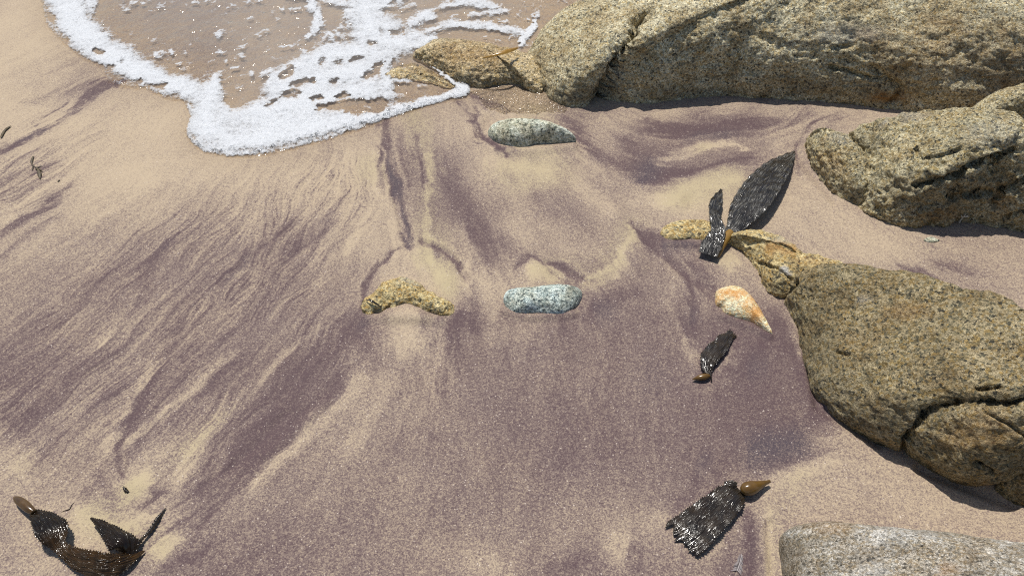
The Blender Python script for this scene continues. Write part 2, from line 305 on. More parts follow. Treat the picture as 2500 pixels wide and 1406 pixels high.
foam = np.zeros_like(garnet)
foam_mass = poly_inside([(455, 215), (532, 186), (548, 215), (552, 250), (600, 268), (640, 235), (665, 190), (740, 140), (860, 112), (850, 60), (845, -20), (990, -20), (965, 55), (1060, 92), (1005, 124), (945, 175), (930, 215), (985, 236), (900, 292), (700, 352), (560, 382), (480, 366), (455, 320), (465, 270)], 26)
foam = .84 * foam_mass
for pts, r, v in [
    ([(150, -120), (150, -20), (185, 70), (255, 130), (330, 170), (400, 205), (470, 222)], [72, 74, 70, 58, 52, 42, 42], 1.0),
    ([(210, -60), (225, 20)], [40, 24], .8), ([(532, 190), (515, 235), (500, 280), (505, 320)], [14, 34, 46, 50], 1.0),
    ([(505, 315), (570, 345), (660, 338), (760, 312), (850, 300), (930, 284), (1000, 262), (1080, 245), (1135, 226)], [44, 44, 46, 42, 30, 18, 15, 14, 20], 1.0),
    ([(600, 290), (700, 262), (800, 240), (860, 225)], [44, 50, 55, 40], .95), ([(655, 205), (720, 170), (800, 140), (880, 130)], [18, 30, 44, 40], .95), ([(760, 200), (860, 185), (930, 170)], [50, 55, 30], .95),
    ([(700, 215), (760, 250)], 50, .9), ([(800, 290), (900, 260)], [40, 28], .72), ([(940, 215), (900, 240)], [34, 34], .72),
    ([(880, -10), (895, 40), (905, 80), (940, 108), (1000, 116), (1060, 100)], [40, 38, 36, 30, 20, 14], 1.0), ([(850, 40), (960, 10), (985, -10)], [20, 26, 20], .9), ([(700, -8), (770, 0)], [16, 12], .85),
    ([(762, 15), (775, 45), (770, 75), (750, 95)], [20, 18, 14, 8], .95), ([(800, 10), (860, 15)], 12, .8), ([(800, 85), (820, 110), (790, 120)], 8, .8), ([(1000, 62), (1040, 42), (1060, 50)], [12, 22, 12], .9), ([(930, 70), (975, 60)], 15, .8),
    ([(1040, 80), (1100, 62), (1180, 66), (1250, 78), (1285, 92)], [10, 16, 13, 12, 16], .8), ([(1080, 20), (1130, 8), (1210, 18)], [12, 16, 14], .8), ([(1150, 40), (1240, 30)], 9, .7), ([(980, 30), (1010, 15)], 9, .7),
    ([(1060, 168), (1085, 190), (1110, 208), (1135, 220)], [5, 8, 8, 14], 1.0), ([(1268, 112), (1285, 88), (1302, 70), (1308, 55)], [8, 14, 10, 5], 1.1), ([(950, 130), (930, 160), (945, 200)], [20, 16, 18], .85),
    ([(1000, 205), (960, 200)], 8, .7), ([(985, 235), (940, 225)], 10, .65), ([(640, 190), (660, 180)], 10, .8),
]: paint(foam, pts, [q * 1.12 for q in r] if isinstance(r, list) else r * 1.12, v, hard=0.12, mode="max")
for pts, r, v in [   # windows of clear water in the foam
    ([(552, 210), (595, 215), (600, 235), (570, 250)], [14, 30, 30, 22], 1.1), ([(690, 192), (712, 172)], [11, 13], 1), ([(715, 208), (765, 200)], [9, 9], 1), ([(690, 238), (722, 232)], [10, 17], 1), ([(656, 262), (678, 250)], 8, .9),
    ([(895, 188), (915, 178), (928, 160)], [13, 13, 13], 1), ([(775, 268), (815, 262), (880, 256)], [9, 14, 20], .95), ([(820, 242), (850, 230)], [9, 8], .9), ([(765, 245), (790, 240)], 8, .8), ([(850, 275), (925, 260)], [14, 30], .8), ([(645, 205), (652, 200)], 8, .9),
    ([(860, 150), (880, 145)], 9, .9), ([(825, 155)], 9, .8), ([(750, 125), (770, 118)], 8, .9), ([(640, 212), (650, 204)], 7, .8), ([(810, 205), (820, 202)], 8, .8), ([(785, 155), (790, 150)], 8, .7), ([(970, 225), (1020, 232), (1060, 225)], [8, 18, 10], 1),
    ([(195, 165)], 14, .9), ([(235, 130), (250, 135)], 12, .8), ([(270, 170), (280, 165)], 10, .7), ([(360, 215), (400, 215)], 12, .9), ([(120, 60), (125, 50)], 14, .8), ([(430, 240)], 14, .9), ([(260, 190)], 12, .8), ([(300, 150)], 9, .5), ([(170, 115), (150, 90)], 12, .75), ([(330, 205), (345, 200)], 8, .6),
    ([(955, 12), (965, 10)], 11, .9), ([(940, 30), (970, 30)], 9, .8), ([(930, 75)], 9, .6), ([(960, 85), (985, 80)], 8, .8), ([(960, 158)], 10, .8), ([(900, 110), (915, 108)], 8, .8), ([(1110, 75)], 6, .5), ([(1010, 40), (1020, 36)], 5, .8),
]: paint(foam, pts, r, v, hard=0.5, mode="mul")
_r = random.Random(5)
for x, y, a, b in [(330, 12, 9, 3), (397, 20, 7, 5), (480, 14, 8, 5), (505, 5, 8, 3), (372, 30, 7, 2), (350, 14, 6, 3), (310, 25, 6, 2), (610, 10, 9, 3), (535, 92, 5, 9), (540, 82, 6, 3), (541, 132, 8, 6), (596, 118, 8, 7), (585, 140, 9, 3), (640, 88, 10, 3), (655, 80, 5, 5), (388, 140, 7, 6), (400, 135, 12, 2),
                   (420, 134, 8, 3), (441, 162, 6, 5), (455, 175, 5, 3), (612, 50, 12, 3), (735, 105, 6, 6), (790, 62, 4, 6), (795, 100, 7, 3), (745, 130, 5, 4), (555, 155, 6, 3), (580, 170, 10, 3), (545, 180, 8, 3), (620, 182, 12, 3), (600, 190, 8, 2), (560, 60, 5, 2), (700, 120, 8, 2), (655, 128, 5, 4), (690, 118, 5, 2),
                   (1060, 30, 9, 3), (1110, 45, 10, 3), (1200, 45, 8, 3), (1230, 55, 9, 3), (1290, 50, 5, 3), (1310, 40, 5, 8), (1180, 95, 9, 3), (1100, 130, 8, 3), (720, 30, 14, 3), (690, 28, 8, 3), (830, 70, 8, 3), (570, 20, 7, 2), (635, 5, 8, 4), (300, 5, 5, 2), (365, 5, 6, 2)]:
    t = _r.uniform(-.7, -.2); paint(foam, [(x - a * math.cos(t), y - a * math.sin(t) * .6), (x, y), (x + a * math.cos(t), y + a * math.sin(t) * .6)], [b * .8 + 1.5, b + 2.5, b * .6 + 1.5], .74, hard=.3, mode="max")
for k in range(260):
    x = _r.uniform(230, 1260); y = _r.uniform(0, 330) ** 1.0
    a = _r.uniform(3, 14); b = _r.uniform(2.2, 4.6); t = _r.uniform(-1.0, .3)
    paint(foam, [(x - a * math.cos(t), y - a * math.sin(t) * .6), (x + a * math.cos(t), y + a * math.sin(t) * .6 + _r.uniform(-3, 3))], [b, b * .7], _r.uniform(.3, .62), hard=.3, mode="max")
lipd = smooth01(1 - shore_sd / 30) * (shore_sd > -4) * smooth01((1165 - _UU) / 20) * smooth01((_UU - 60) / 30)
foam = np.maximum(foam, lipd * np.where(_UU < 440, .62, .95))
_th = np.abs(fbm2(_UU / 70, _VV / 46, 3, 95)); _th2 = np.abs(fbm2(_UU / 34, _VV / 24, 3, 97))
thread = (smooth01(1 - _th / .035) * .62 + smooth01(1 - _th2 / .03) * .42) * smooth01((_UU - 560) / 220) * smooth01((240 - _VV) / 120) * smooth01((fbm2(_UU / 120, _VV / 90, 3, 99) + .12) * 5)
foam = np.maximum(foam, thread * smooth01(shore_sd / 30))
foam = np.clip(foam, 0, 1.0) * smooth01((shore_sd + 2) / 10)

# ------------------------------------------------------------------ the beach grid
def axis_fine(a, b, da, db):
    out = [a]
    while out[-1] < b: t = (out[-1] - a) / (b - a); out.append(out[-1] + da + (db - da) * t)
    return np.array(out)
def axis_ext(v, reach_lo, reach_hi, g=1.3):
    lo = [v[0]]; s = v[1] - v[0]
    while lo[-1] > reach_lo: s *= g; lo.append(lo[-1] - s)
    hi = [v[-1]]; s = v[-1] - v[-2]
    while hi[-1] < reach_hi: s *= g; hi.append(hi[-1] + s)
    return np.concatenate([np.array(lo[1:])[::-1], v, np.array(hi[1:])])
DX = .0043
GX = axis_fine(-2.7, 2.7, DX, DX); GY = axis_fine(0.22, 3.72, .0036, .0068)

# combing direction of the back-wash (photo px), spread over the beach
FLOW = np.array([(0, 380, -.85, .5), (200, 250, -.85, .55), (100, 500, -.85, .5), (300, 500, -.8, .6), (500, 500, -.65, .75), (700, 450, -.5, .86), (850, 400, -.3, .95), (300, 750, -.75, .65), (500, 700, -.65, .75), (700, 650, -.6, .8), (850, 600, -.4, .9), (100, 900, -.75, .6),
    (200, 950, -.7, .7), (400, 1000, -.6, .8), (600, 950, -.65, .75), (800, 850, -.6, .8), (300, 1250, -.75, .6), (500, 1250, -.7, .7), (700, 1200, -.6, .8), (930, 400, .12, .98), (1000, 550, .2, .98), (1050, 850, -.2, 1), (1100, 880, .1, 1), (1000, 1100, -.3, .95), (1200, 900, .1, 1), (1150, 450, .3, .95), (1250, 600, .4, .9),
    (1450, 400, .7, .7), (1600, 330, .9, .1), (1800, 300, 1, -.1), (1600, 450, .9, .2), (1700, 420, .95, -.2), (1650, 620, .5, .85), (1450, 800, .2, 1), (1600, 900, .1, 1), (1800, 900, -.5, .8), (1900, 1000, .3, .95), (1700, 1200, -.4, .9), (1500, 1200, 0, 1), (1850, 1350, 0, 1), (2000, 1150, .8, -.4), (2200, 1150, .9, .4), (2250, 650, .85, .5), (2050, 550, .7, .7), (2400, 620, .9, .2), (1350, 250, .9, .2), (1950, 320, .8, -.5)])

def flow_at(U, V):
    fx = np.zeros_like(U); fy = np.zeros_like(U); ws = np.zeros_like(U)
    for x, y, dx, dy in FLOW:
        p, q = at(x, y), at(x + dx * 30, y + dy * 30)
        d = (q - p)[:2]; d = d / np.hypot(*d)
        w = 1 / (((U - x) ** 2 + (V - y) ** 2) / 1e4 + .15) ** 1.6
        fx += w * d[0]; fy += w * d[1]; ws += w
    n = np.hypot(fx, fy) + 1e-9
    return fx / n, fy / n

XX, YY = np.meshgrid(GX, GY)
UU, VV = to_photo(XX, YY, np.zeros_like(XX))
warp = 1.0 + 0 * XX
wu = fbm2(XX * 9, YY * 9, 4, 1) * 42 + fbm2(XX * 45, YY * 45, 3, 2) * 26
wv = fbm2(XX * 9, YY * 9, 4, 5) * 30 + fbm2(XX * 45, YY * 45, 3, 6) * 20
fdx, fdy = flow_at(UU[::6, ::6], VV[::6, ::6])
def up6(a):
    yi = np.minimum(np.arange(len(GY)) / 6, a.shape[0] - 1.001); xi = np.minimum(np.arange(len(GX)) / 6, a.shape[1] - 1.001)
    y0 = yi.astype(int)[:, None]; x0 = xi.astype(int)[None]; fy = (yi - yi.astype(int))[:, None]; fx = (xi - xi.astype(int))[None]
    return (a[y0, x0] * (1 - fx) + a[y0, x0 + 1] * fx) * (1 - fy) + (a[y0 + 1, x0] * (1 - fx) + a[y0 + 1, x0 + 1] * fx) * fy
fdx, fdy = up6(fdx), up6(fdy)
_an = fbm2(XX * 13, YY * 13, 3, 111) * 1.5
fdx, fdy = fdx * np.cos(_an) - fdy * np.sin(_an), fdx * np.sin(_an) + fdy * np.cos(_an)
# smear noise along that direction
def smear(noise, steps, step_m, raw=False):
    ny, nx = noise.shape; acc = noise.copy(); n = 1
    dyc = np.gradient(GY)[:, None]
    for sgn in (1, -1):
        jx = np.tile(np.arange(nx, dtype=np.float32), (ny, 1)); jy = np.tile(np.arange(ny, dtype=np.float32)[:, None], (1, nx))
        for k in range(steps):
            xi = np.clip(jx.astype(np.int32), 0, nx - 1); yi = np.clip(jy.astype(np.int32), 0, ny - 1)
            jx = jx + sgn * fdx[yi, xi] * step_m / DX; jy = jy + sgn * fdy[yi, xi] * step_m / dyc[yi, 0]
            acc += noise[np.clip(jy.astype(np.int32), 0, ny - 1), np.clip(jx.astype(np.int32), 0, nx - 1)]; n += 1
    acc /= n
    if raw: return acc
    acc -= acc.mean(); return acc / (acc.std() + 1e-9)
n0 = RNG.rand(*XX.shape).astype(np.float32)
n1 = fbm2(XX * 70, YY * 70, 2, 21).astype(np.float32)
streak_fine = smear(n0, 12, .0048)
streak_mid = smear(n1, 16, .010)
streak_wide = smear(fbm2(XX * 24, YY * 24, 3, 23).astype(np.float32), 18, .014)

g_u, g_v = UU + wu - streak_mid * 5 * fdy, VV + wv - streak_mid * 3.5 * fdx
gm = sample(garnet0, g_u, g_v) + sample(garnet, g_u, g_v) * np.clip(1.0 + fbm2(XX * 16, YY * 16, 4, 14) * 1.5 + streak_mid * .14, .3, 1.7); gb = sample(blue, g_u, g_v); gy = sample(yellow, g_u, g_v); gr = sample(rill, UU, VV)
gm = .47 + (gm - .42) * 1.25 + fbm2(XX * 5, YY * 5, 5, 9) * .22 + fbm2(XX * 28, YY * 28, 4, 12) * .14
wsm = np.clip(.42 + .42 * gr, 0, .85); gm = (1 - wsm) * gm + wsm * smear(gm.astype(np.float32), 8, .006, True); gb = smear(gb.astype(np.float32), 6, .005, True); gy = smear(gy.astype(np.float32), 6, .005, True)
gm = gm + sample(crisp, UU + .35 * wu, VV + .35 * wv) * np.clip(1 + streak_mid * .25, .3, 1.7)
gm = gm + streak_wide * (.018 + .03 * gr) + .02 * smooth01((VV - 650) / 250)
patch = .45 + .55 * smooth01(fbm2(XX * 4, YY * 4, 3, 31) * 2.2 + .55)
gm = gm + (streak_fine * .105 + streak_mid * .085) * (.26 + .9 * gr * patch)
rills = smooth01((streak_fine - .8 + .5 * fbm2(XX * 12, YY * 12, 3, 52) * 2) / 1.1) * smooth01(gr * patch * 1.5)
gm = gm + .27 * rills - .03 * smooth01(gr * patch)
gm = np.where(gm > .66, .66 + .40 * np.tanh((gm - .66) / .40), gm)
sd = sample(shore_sd, UU, VV)
Z = sample(relief, UU, VV) + fbm2(XX * 2.3, YY * 2.3, 4, 40) * .014 + fbm2(XX * 20, YY * 20, 3, 44) * .0016
Z = Z + (streak_fine * .0010 + streak_mid * .0010) * (.05 + gr * patch)
Z = Z - .0012 * rills - .006 * np.clip(sample(crisp, UU + .35 * wu, VV + .35 * wv), -.5, .5)
under = smooth01(sd / 160)
Z = Z * (1 - .6 * under) - .006 * under

# let the drawn pattern melt into the plain beach towards the rim of the fine grid
rim = smooth01((YY - .22) / .36) * smooth01((2.7 - np.abs(XX)) / .4) * smooth01((3.72 - YY) / .22)
gm = .42 + (gm - .42) * rim + (fbm2(XX * 5, YY * 5, 4, 9) * .2) * (1 - rim) * smooth01((YY - .22) / .12) * smooth01((2.7 - np.abs(XX)) / .15); gb = gb * rim; gy = gy * rim
Z = Z * rim - .006 * (1 - rim) * (YY > 2)
# append the coarse outer beach
FX = axis_ext(GX, -400, 400); FY = axis_ext(GY, -200, 900)
ix0 = int(np.where(FX == GX[0])[0][0]); iy0 = int(np.where(FY == GY[0])[0][0])
BX, BY = np.meshgrid(FX, FY)
BZ = np.zeros_like(BX)
BZ = np.where(BY > GY[-1], np.maximum(-.006 - .035 * (BY - GY[-1]), -6), 0) + np.where(BX < GX[0], np.minimum(.02 * (GX[0] - BX), 1.5), 0) * np.clip(1 - (BY - 3) / 2, 0, 1)
attr = np.zeros(BX.shape + (4,), np.float32); attr[..., 0] = .42; attr[..., 3] = 1
sl = (slice(iy0, iy0 + len(GY)), slice(ix0, ix0 + len(GX)))
BZ[sl] = Z
attr[sl + (0,)] = gm; attr[sl + (1,)] = gb; attr[sl + (2,)] = gy
attr[sl + (3,)] = smooth01((sd + 60) / 90)

# ------------------------------------------------------------------ materials
def new_mat(name):
    m = bpy.data.materials.new(name); m.use_nodes = True
    nt = m.node_tree; b = nt.nodes["Principled BSDF"]
    return m, nt, b
class NT:
    def __init__(s, nt): s.nt = nt
    def n(s, t, **k):
        o = s.nt.nodes.new(t)
        for a, v in k.items(): setattr(o, a, v)
        return o
    def l(s, a, b): s.nt.links.new(a, b)
    def noise(s, vec, scale, detail=3, rough=.5, dist=0):
        o = s.n("ShaderNodeTexNoise"); o.inputs["Scale"].default_value = scale; o.inputs["Detail"].default_value = detail
        o.inputs["Roughness"].default_value = rough; o.inputs["Distortion"].default_value = dist
        if vec is not None: s.l(vec, o.inputs["Vector"])
        return o.outputs["Fac"]
    def vor(s, vec, scale, feature='F1', out="Distance", rnd=1.0):
        o = s.n("ShaderNodeTexVoronoi", feature=feature); o.inputs["Scale"].default_value = scale; o.inputs["Randomness"].default_value = rnd
        if vec is not None: s.l(vec, o.inputs["Vector"])
        return o.outputs[out]
    def math(s, op, a, b=None, clamp=False):
        o = s.n("ShaderNodeMath", operation=op); o.use_clamp = clamp
        for i, v in enumerate((a, b)):
            if v is None: continue
            if isinstance(v, (int, float)): o.inputs[i].default_value = v
            else: s.l(v, o.inputs[i])
        return o.outputs[0]
    def ramp(s, fac, stops, interp='LINEAR'):
        o = s.n("ShaderNodeValToRGB"); cr = o.color_ramp; cr.interpolation = interp
        while len(cr.elements) < len(stops): cr.elements.new(0.5)
        for e, (p, c) in zip(cr.elements, stops):
            e.position = p; e.color = (c if len(c) == 4 else tuple(c) + (1,)) if not isinstance(c, (int, float)) else (c, c, c, 1)
        s.l(fac, o.inputs[0]); return o.outputs[0]
    def mix(s, fac, a, b, mode='MIX'):
        o = s.n("ShaderNodeMix", data_type='RGBA', blend_type=mode)
        for i, v in ((0, fac), (6, a), (7, b)):
            if isinstance(v, (int, float)): o.inputs[i].default_value = v
            elif isinstance(v, tuple): o.inputs[i].default_value = v if len(v) == 4 else v + (1,)
            else: s.l(v, o.inputs[i])
        return o.outputs[2]
    def bump(s, h, strength, dist, nrm=None):
        o = s.n("ShaderNodeBump"); o.inputs["Strength"].default_value = strength; o.inputs["Distance"].default_value = dist
        s.l(h, o.inputs["Height"])
        if nrm is not None: s.l(nrm, o.inputs["Normal"])
        return o.outputs[0]
    def objco(s): return s.n("ShaderNodeTexCoord").outputs["Object"]
    def attr(s, name):
        o = s.n("ShaderNodeAttribute", attribute_name=name); sp = s.n("ShaderNodeSeparateColor"); s.l(o.outputs["Color"], sp.inputs[0])
        return sp.outputs[0], sp.outputs[1], sp.outputs[2], o.outputs["Alpha"]

def sand_material():
    m, nt, b = new_mat("wet_garnet_sand"); t = NT(nt)
    co = t.objco(); g, bl, ye, wet = t.attr("sand")
    n_a = t.noise(co, 330, 2, .6); n_b = t.noise(co, 900, 2, .6); n_c = t.noise(co, 120, 3, .6)
    grain = t.math('ADD', t.math('MULTIPLY', t.math('SUBTRACT', n_a, .5), 1.25), t.math('MULTIPLY', t.math('SUBTRACT', n_b, .5), 1.1))
    grain = t.math('ADD', grain, t.math('MULTIPLY', t.math('SUBTRACT', n_c, .5), .30))
    wn_ = t.n("ShaderNodeTexVoronoi"); wn_.inputs["Scale"].default_value = 280; t.l(co, wn_.inputs["Vector"]); sw = t.n("ShaderNodeSeparateColor"); t.l(wn_.outputs["Color"], sw.inputs[0])
    grain = t.math('ADD', grain, t.math('MULTIPLY', t.math('SUBTRACT', sw.outputs[0], .5), .42))
    gm_ = t.math('ADD', g, grain)
    beige = t.mix(ye, (.435, .345, .238), (.415, .345, .205))
    mid = t.mix(t.noise(co, 6, 2), (.215, .158, .128), (.200, .151, .135))
    dark = t.mix(t.math('MULTIPLY', bl, .8, clamp=True), (.088, .056, .060), (.056, .050, .064))
    c1 = t.mix(t.math('MULTIPLY', gm_, 1.75, clamp=True), beige, mid)
    c2 = t.mix(t.math('MULTIPLY', t.math('SUBTRACT', gm_, .48), 1.9, clamp=True), c1, dark)
    # sparkle painted as rare pale grains, plus glassier grains
    cell = t.n("ShaderNodeTexVoronoi"); cell.inputs["Scale"].default_value = 420; t.l(co, cell.inputs["Vector"])
    sp = t.n("ShaderNodeSeparateColor"); t.l(cell.outputs["Color"], sp.inputs[0])
    pale = t.math('GREATER_THAN', sp.outputs[0], .995)
    c3 = t.mix(t.math('MULTIPLY', pale, .55), c2, (.72, .62, .52))
    w = t.mix(t.math('MULTIPLY', wet, .30), c3, t.mix(1.0, c3, (.62, .57, .52), 'MULTIPLY'))
    t.l(w, b.inputs["Base Color"])
    rough = t.ramp(sp.outputs[1], [(0, .34), (.05, .62), (1, .74)])
    t.l(rough, b.inputs["Roughness"]); b.inputs["Specular IOR Level"].default_value = .18
    nb = t.bump(n_a, .55, .0022); nb = t.bump(n_b, .5, .0010, nb); nb = t.bump(t.noise(co, 45, 3), .35, .004, nb)
    t.l(nb, b.inputs["Normal"])
    return m

def rock_material(name, cols, scale=120, tint=(.9, .7, .45), bands=None, dark_amt=.12, bump=1.0, stain=(.40, .20, .055), moss=(.10, .095, .045), gain=1.0, macro=.5, rough=.72):
    """coarse granite: crystals of the given colours, rust, algae and weathering"""
    m, nt, b = new_mat(name); t = NT(nt); co = t.objco()
    # bent crystals
    nv = t.n("ShaderNodeTexNoise"); nv.inputs["Scale"].default_value = scale * 1.1; nv.inputs["Detail"].default_value = 2; t.l(co, nv.inputs["Vector"])
    vm = t.n("ShaderNodeVectorMath", operation='SCALE'); t.l(nv.outputs["Color"], vm.inputs[0]); vm.inputs[3].default_value = 1.1 / scale
    va = t.n("ShaderNodeVectorMath", operation='ADD'); t.l(co, va.inputs[0]); t.l(vm.outputs[0], va.inputs[1]); wco = va.outputs[0]
    if bands:
        mp = t.n("ShaderNodeMapping"); mp.inputs["Rotation"].default_value = bands[0]; mp.inputs["Scale"].default_value = bands[1]; t.l(wco, mp.inputs[0]); wco = mp.outputs[0]
    v = t.n("ShaderNodeTexVoronoi"); v.inputs["Scale"].default_value = scale; t.l(wco, v.inputs["Vector"])
    sp = t.n("ShaderNodeSeparateColor"); t.l(v.outputs["Color"], sp.inputs[0])
    v2 = t.n("ShaderNodeTexVoronoi"); v2.inputs["Scale"].default_value = scale * 2.3; t.l(wco, v2.inputs["Vector"])
    sp2 = t.n("ShaderNodeSeparateColor"); t.l(v2.outputs["Color"], sp2.inputs[0])
    cream, grey, ochre, dark = [tuple(c * gain for c in k) for k in cols]
    base = t.ramp(sp.outputs[0], [(0, dark), (dark_amt, grey), (dark_amt + .28, ochre), (dark_amt + .46, cream), (1, tuple(min(c * 1.25, .85) for c in cream))], 'LINEAR')
    fine = t.ramp(sp2.outputs[0], [(0, .46), (.2, .74), (.5, 1.0), (1, 1.42)])
    c = t.mix(1.0, base, fine, 'MULTIPLY')
    big = t.noise(co, 4.5, 5, .6, .6); med = t.noise(co, 17, 4, .62, .4)
    c = t.mix(t.math('MULTIPLY', t.ramp(big, [(.42, 0), (.62, 1)]), macro), c, t.mix(1.0, c, moss, 'MIX'))
    c = t.mix(1.0, c, t.ramp(t.noise(co, 7, 6, .68, .5), [(.30, (.50, .43, .34)), (.44, (.88, .84, .76)), (.56, (1.04, 1.06, 1.06)), (.72, (1.36, 1.36, 1.34))]), 'MULTIPLY')
    c = t.mix(t.math('MULTIPLY', t.ramp(med, [(.5, 0), (.68, 1)]), .42), c, t.mix(1.0, c, tuple(min(k * 2.1, 1) for k in tint), 'MULTIPLY'))
    c = t.mix(t.math('MULTIPLY', t.ramp(t.noise(co, 26, 4, .6), [(.52, 0), (.7, 1)]), .5), c, t.mix(1.0, c, (.42, .40, .36), 'MULTIPLY'))
    if bands:
        mb_ = t.n("ShaderNodeMapping"); mb_.inputs["Rotation"].default_value = bands[0]; mb_.inputs["Scale"].default_value = (.25, 1.2, 1.0); t.l(co, mb_.inputs[0])
        c = t.mix(.9, c, t.ramp(t.noise(mb_.outputs[0], 26, 5, .7, .5), [(.33, (.55, .51, .46)), (.5, (.88, .85, .81)), (.66, (1.2, 1.18, 1.16))]), 'MULTIPLY')
    rust, pale, dk, _ = t.attr("tint")
    nz = t.math('ADD', t.math('MULTIPLY', t.noise(co, 60, 3, .7), 1.1), .25)
    c = t.mix(t.math('MULTIPLY', rust, nz, clamp=True), c, stain)
    c = t.mix(t.math('MULTIPLY', pale, nz, clamp=True), c, t.mix(sp2.outputs[1], (.60, .58, .53), (.36, .36, .35)))
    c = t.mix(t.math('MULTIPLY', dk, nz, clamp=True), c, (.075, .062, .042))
    t.l(c, b.inputs["Base Color"]); b.inputs["Roughness"].default_value = rough; b.inputs["Specular IOR Level"].default_value = .4
    nb = t.bump(v.outputs["Distance"], .35 * bump, .35 / scale); nb = t.bump(t.noise(co, 62, 5, .72), 1.0 * bump, .013, nb); nb = t.bump(t.noise(co, 170, 4, .65), 1.0 * bump, .007, nb)
    t.l(nb, b.inputs["Normal"])
    return m

def kelp_material(name, dark, light, rough=.16, line_sheen=.0, ridge=.8, glow=None, backlit_fade=None):
    m, nt, b = new_mat(name); t = NT(nt); co = t.objco()
    c = t.mix(t.ramp(t.noise(co, 40, 4, .6), [(.35, 0), (.7, 1)]), dark, light)
    at_ = t.n("ShaderNodeAttribute", attribute_name="along"); mp = t.n("ShaderNodeMapping"); mp.inputs["Scale"].default_value = (16, 210, 1); t.l(at_.outputs["Vector"], mp.inputs[0])
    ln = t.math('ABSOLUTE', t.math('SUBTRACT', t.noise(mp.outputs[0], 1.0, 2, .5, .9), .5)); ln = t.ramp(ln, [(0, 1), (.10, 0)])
    if backlit_fade:
        fx_ = t.n("ShaderNodeSeparateXYZ"); t.l(at_.outputs["Vector"], fx_.inputs[0]); c = t.mix(t.ramp(fx_.outputs[0], [(backlit_fade[0], 0), (backlit_fade[1], 1)]), c, t.mix(t.ramp(t.noise(co, 60, 4, .6), [(.35, 0), (.7, 1)]), backlit_fade[2], backlit_fade[3]))  # browner far length: sunlight through the blade painted into the base colour
    if line_sheen: c = t.mix(t.math('MULTIPLY', t.math('MULTIPLY', ln, t.ramp(t.noise(co, 22, 3), [(.38, .15), (.62, 1)])), line_sheen), c, (.23, .22, .195))  # pale grey ridge lines: sky sheen painted into the colour
    t.l(c, b.inputs["Base Color"]); b.inputs["Roughness"].default_value = rough
    b.inputs["Specular IOR Level"].default_value = .5; b.inputs["Coat Weight"].default_value = .2; b.inputs["Coat Roughness"].default_value = .06
    b.inputs["Transmission Weight"].default_value = 0
    r = t.ramp(t.noise(co, 90, 3), [(.35, rough * .7), (.7, rough * 2.0)]); t.l(r, b.inputs["Roughness"])
    t.l(t.bump(t.noise(co, 200, 3, .6), .18, .0012, t.bump(ln, ridge, .0024)), b.inputs["Normal"])
    if glow:
        tl = t.n("ShaderNodeBsdfTranslucent"); tl.inputs[0].default_value = glow + (1,); mx = t.n("ShaderNodeMixShader"); mx.inputs[0].default_value = .35
        t.l(b.outputs[0], mx.inputs[1]); t.l(tl.outputs[0], mx.inputs[2]); t.l(mx.outputs[0], nt.nodes["Material Output"].inputs["Surface"])
    return m

SAND = sand_material()
sand_me = mesh_np("sand", np.stack([BX, BY, BZ], -1).reshape(-1, 3), grid_quads(len(FY), len(FX)))
add_attr(sand_me, "sand", attr.reshape(-1, 4))
obj("sand", sand_me, SAND, kind="structure", label="wet beige beach sand streaked with purple garnet sand")

def sand_z(x, y):
    xi = int(np.clip(np.searchsorted(GX, x), 1, len(GX) - 1)); yi = int(np.clip(np.searchsorted(GY, y), 1, len(GY) - 1))
    return float(Z[yi, xi])

# ------------------------------------------------------------------ water
def water_material(name, chop):
    m, nt, b = new_mat(name); t = NT(nt); co = t.objco()
    out = nt.nodes["Material Output"]; nt.nodes.remove(b)
    h = t.noise(co, 20, 2, .5, .8); h2 = t.noise(co, 75, 2, .5)
    nb = t.bump(h, .6, .016); nb = t.bump(h2, .5, .0028 * (1 + chop), nb); nb = t.bump(t.noise(co, 150, 3), 1.0, .0035 * chop, nb)
    gl = t.n("ShaderNodeBsdfGlossy"); gl.inputs["Roughness"].default_value = .10; t.l(nb, gl.inputs["Normal"])
    tr = t.n("ShaderNodeBsdfTransparent"); tr.inputs[0].default_value = (.95, .94, .92, 1)
    df = t.n("ShaderNodeBsdfDiffuse"); df.inputs[0].default_value = (.52, .47, .42, 1)
    fr = t.n("ShaderNodeFresnel"); fr.inputs[0].default_value = 1.33; t.l(nb, fr.inputs["Normal"])
    _, thick, open_sea, _ = t.attr("water"); t.l(t.mix(open_sea, (.52, .47, .42), (.14, .21, .20)), df.inputs[0])
    mx0 = t.n("ShaderNodeMixShader"); t.l(t.math('ADD', t.math('MULTIPLY', thick, .24), t.math('MULTIPLY', open_sea, .6)), mx0.inputs[0]); t.l(tr.outputs[0], mx0.inputs[1]); t.l(df.outputs[0], mx0.inputs[2])
    mx = t.n("ShaderNodeMixShader"); t.l(fr.outputs[0], mx.inputs[0]); t.l(mx0.outputs[0], mx.inputs[1]); t.l(gl.outputs[0], mx.inputs[2])
    t.l(mx.outputs[0], out.inputs["Surface"])
    return m
WATER = water_material("clear_shallow_water", .12); FILM = water_material("draining_water_film", 1.8)
film_d = sample(film_sd, UU, VV)
step = 2
WX = axis_ext(GX[::step], -400, 400); WY = axis_ext(GY[GY > 2.0][::step], 2.0, 900)
wX, wY = np.meshgrid(WX, WY); wU, wV = to_photo(wX, wY, np.zeros_like(wX))
inside = (wX > GX[0]) & (wX < GX[-1]) & (wY < GY[-1])
wsd = np.where(inside, sample(shore_sd, wU, wV), -1.0)
far_w = (wY >= GY[-1]) & (wX > -2.4 - .35 * (wY - GY[-1])); wsd = np.where(far_w, 120.0, wsd)
wmask = wsd + fbm2(wX * 30, wY * 30, 2, 60) * 6
depth01 = smooth01(wsd / 260)
lip = smooth01(wsd / 14)
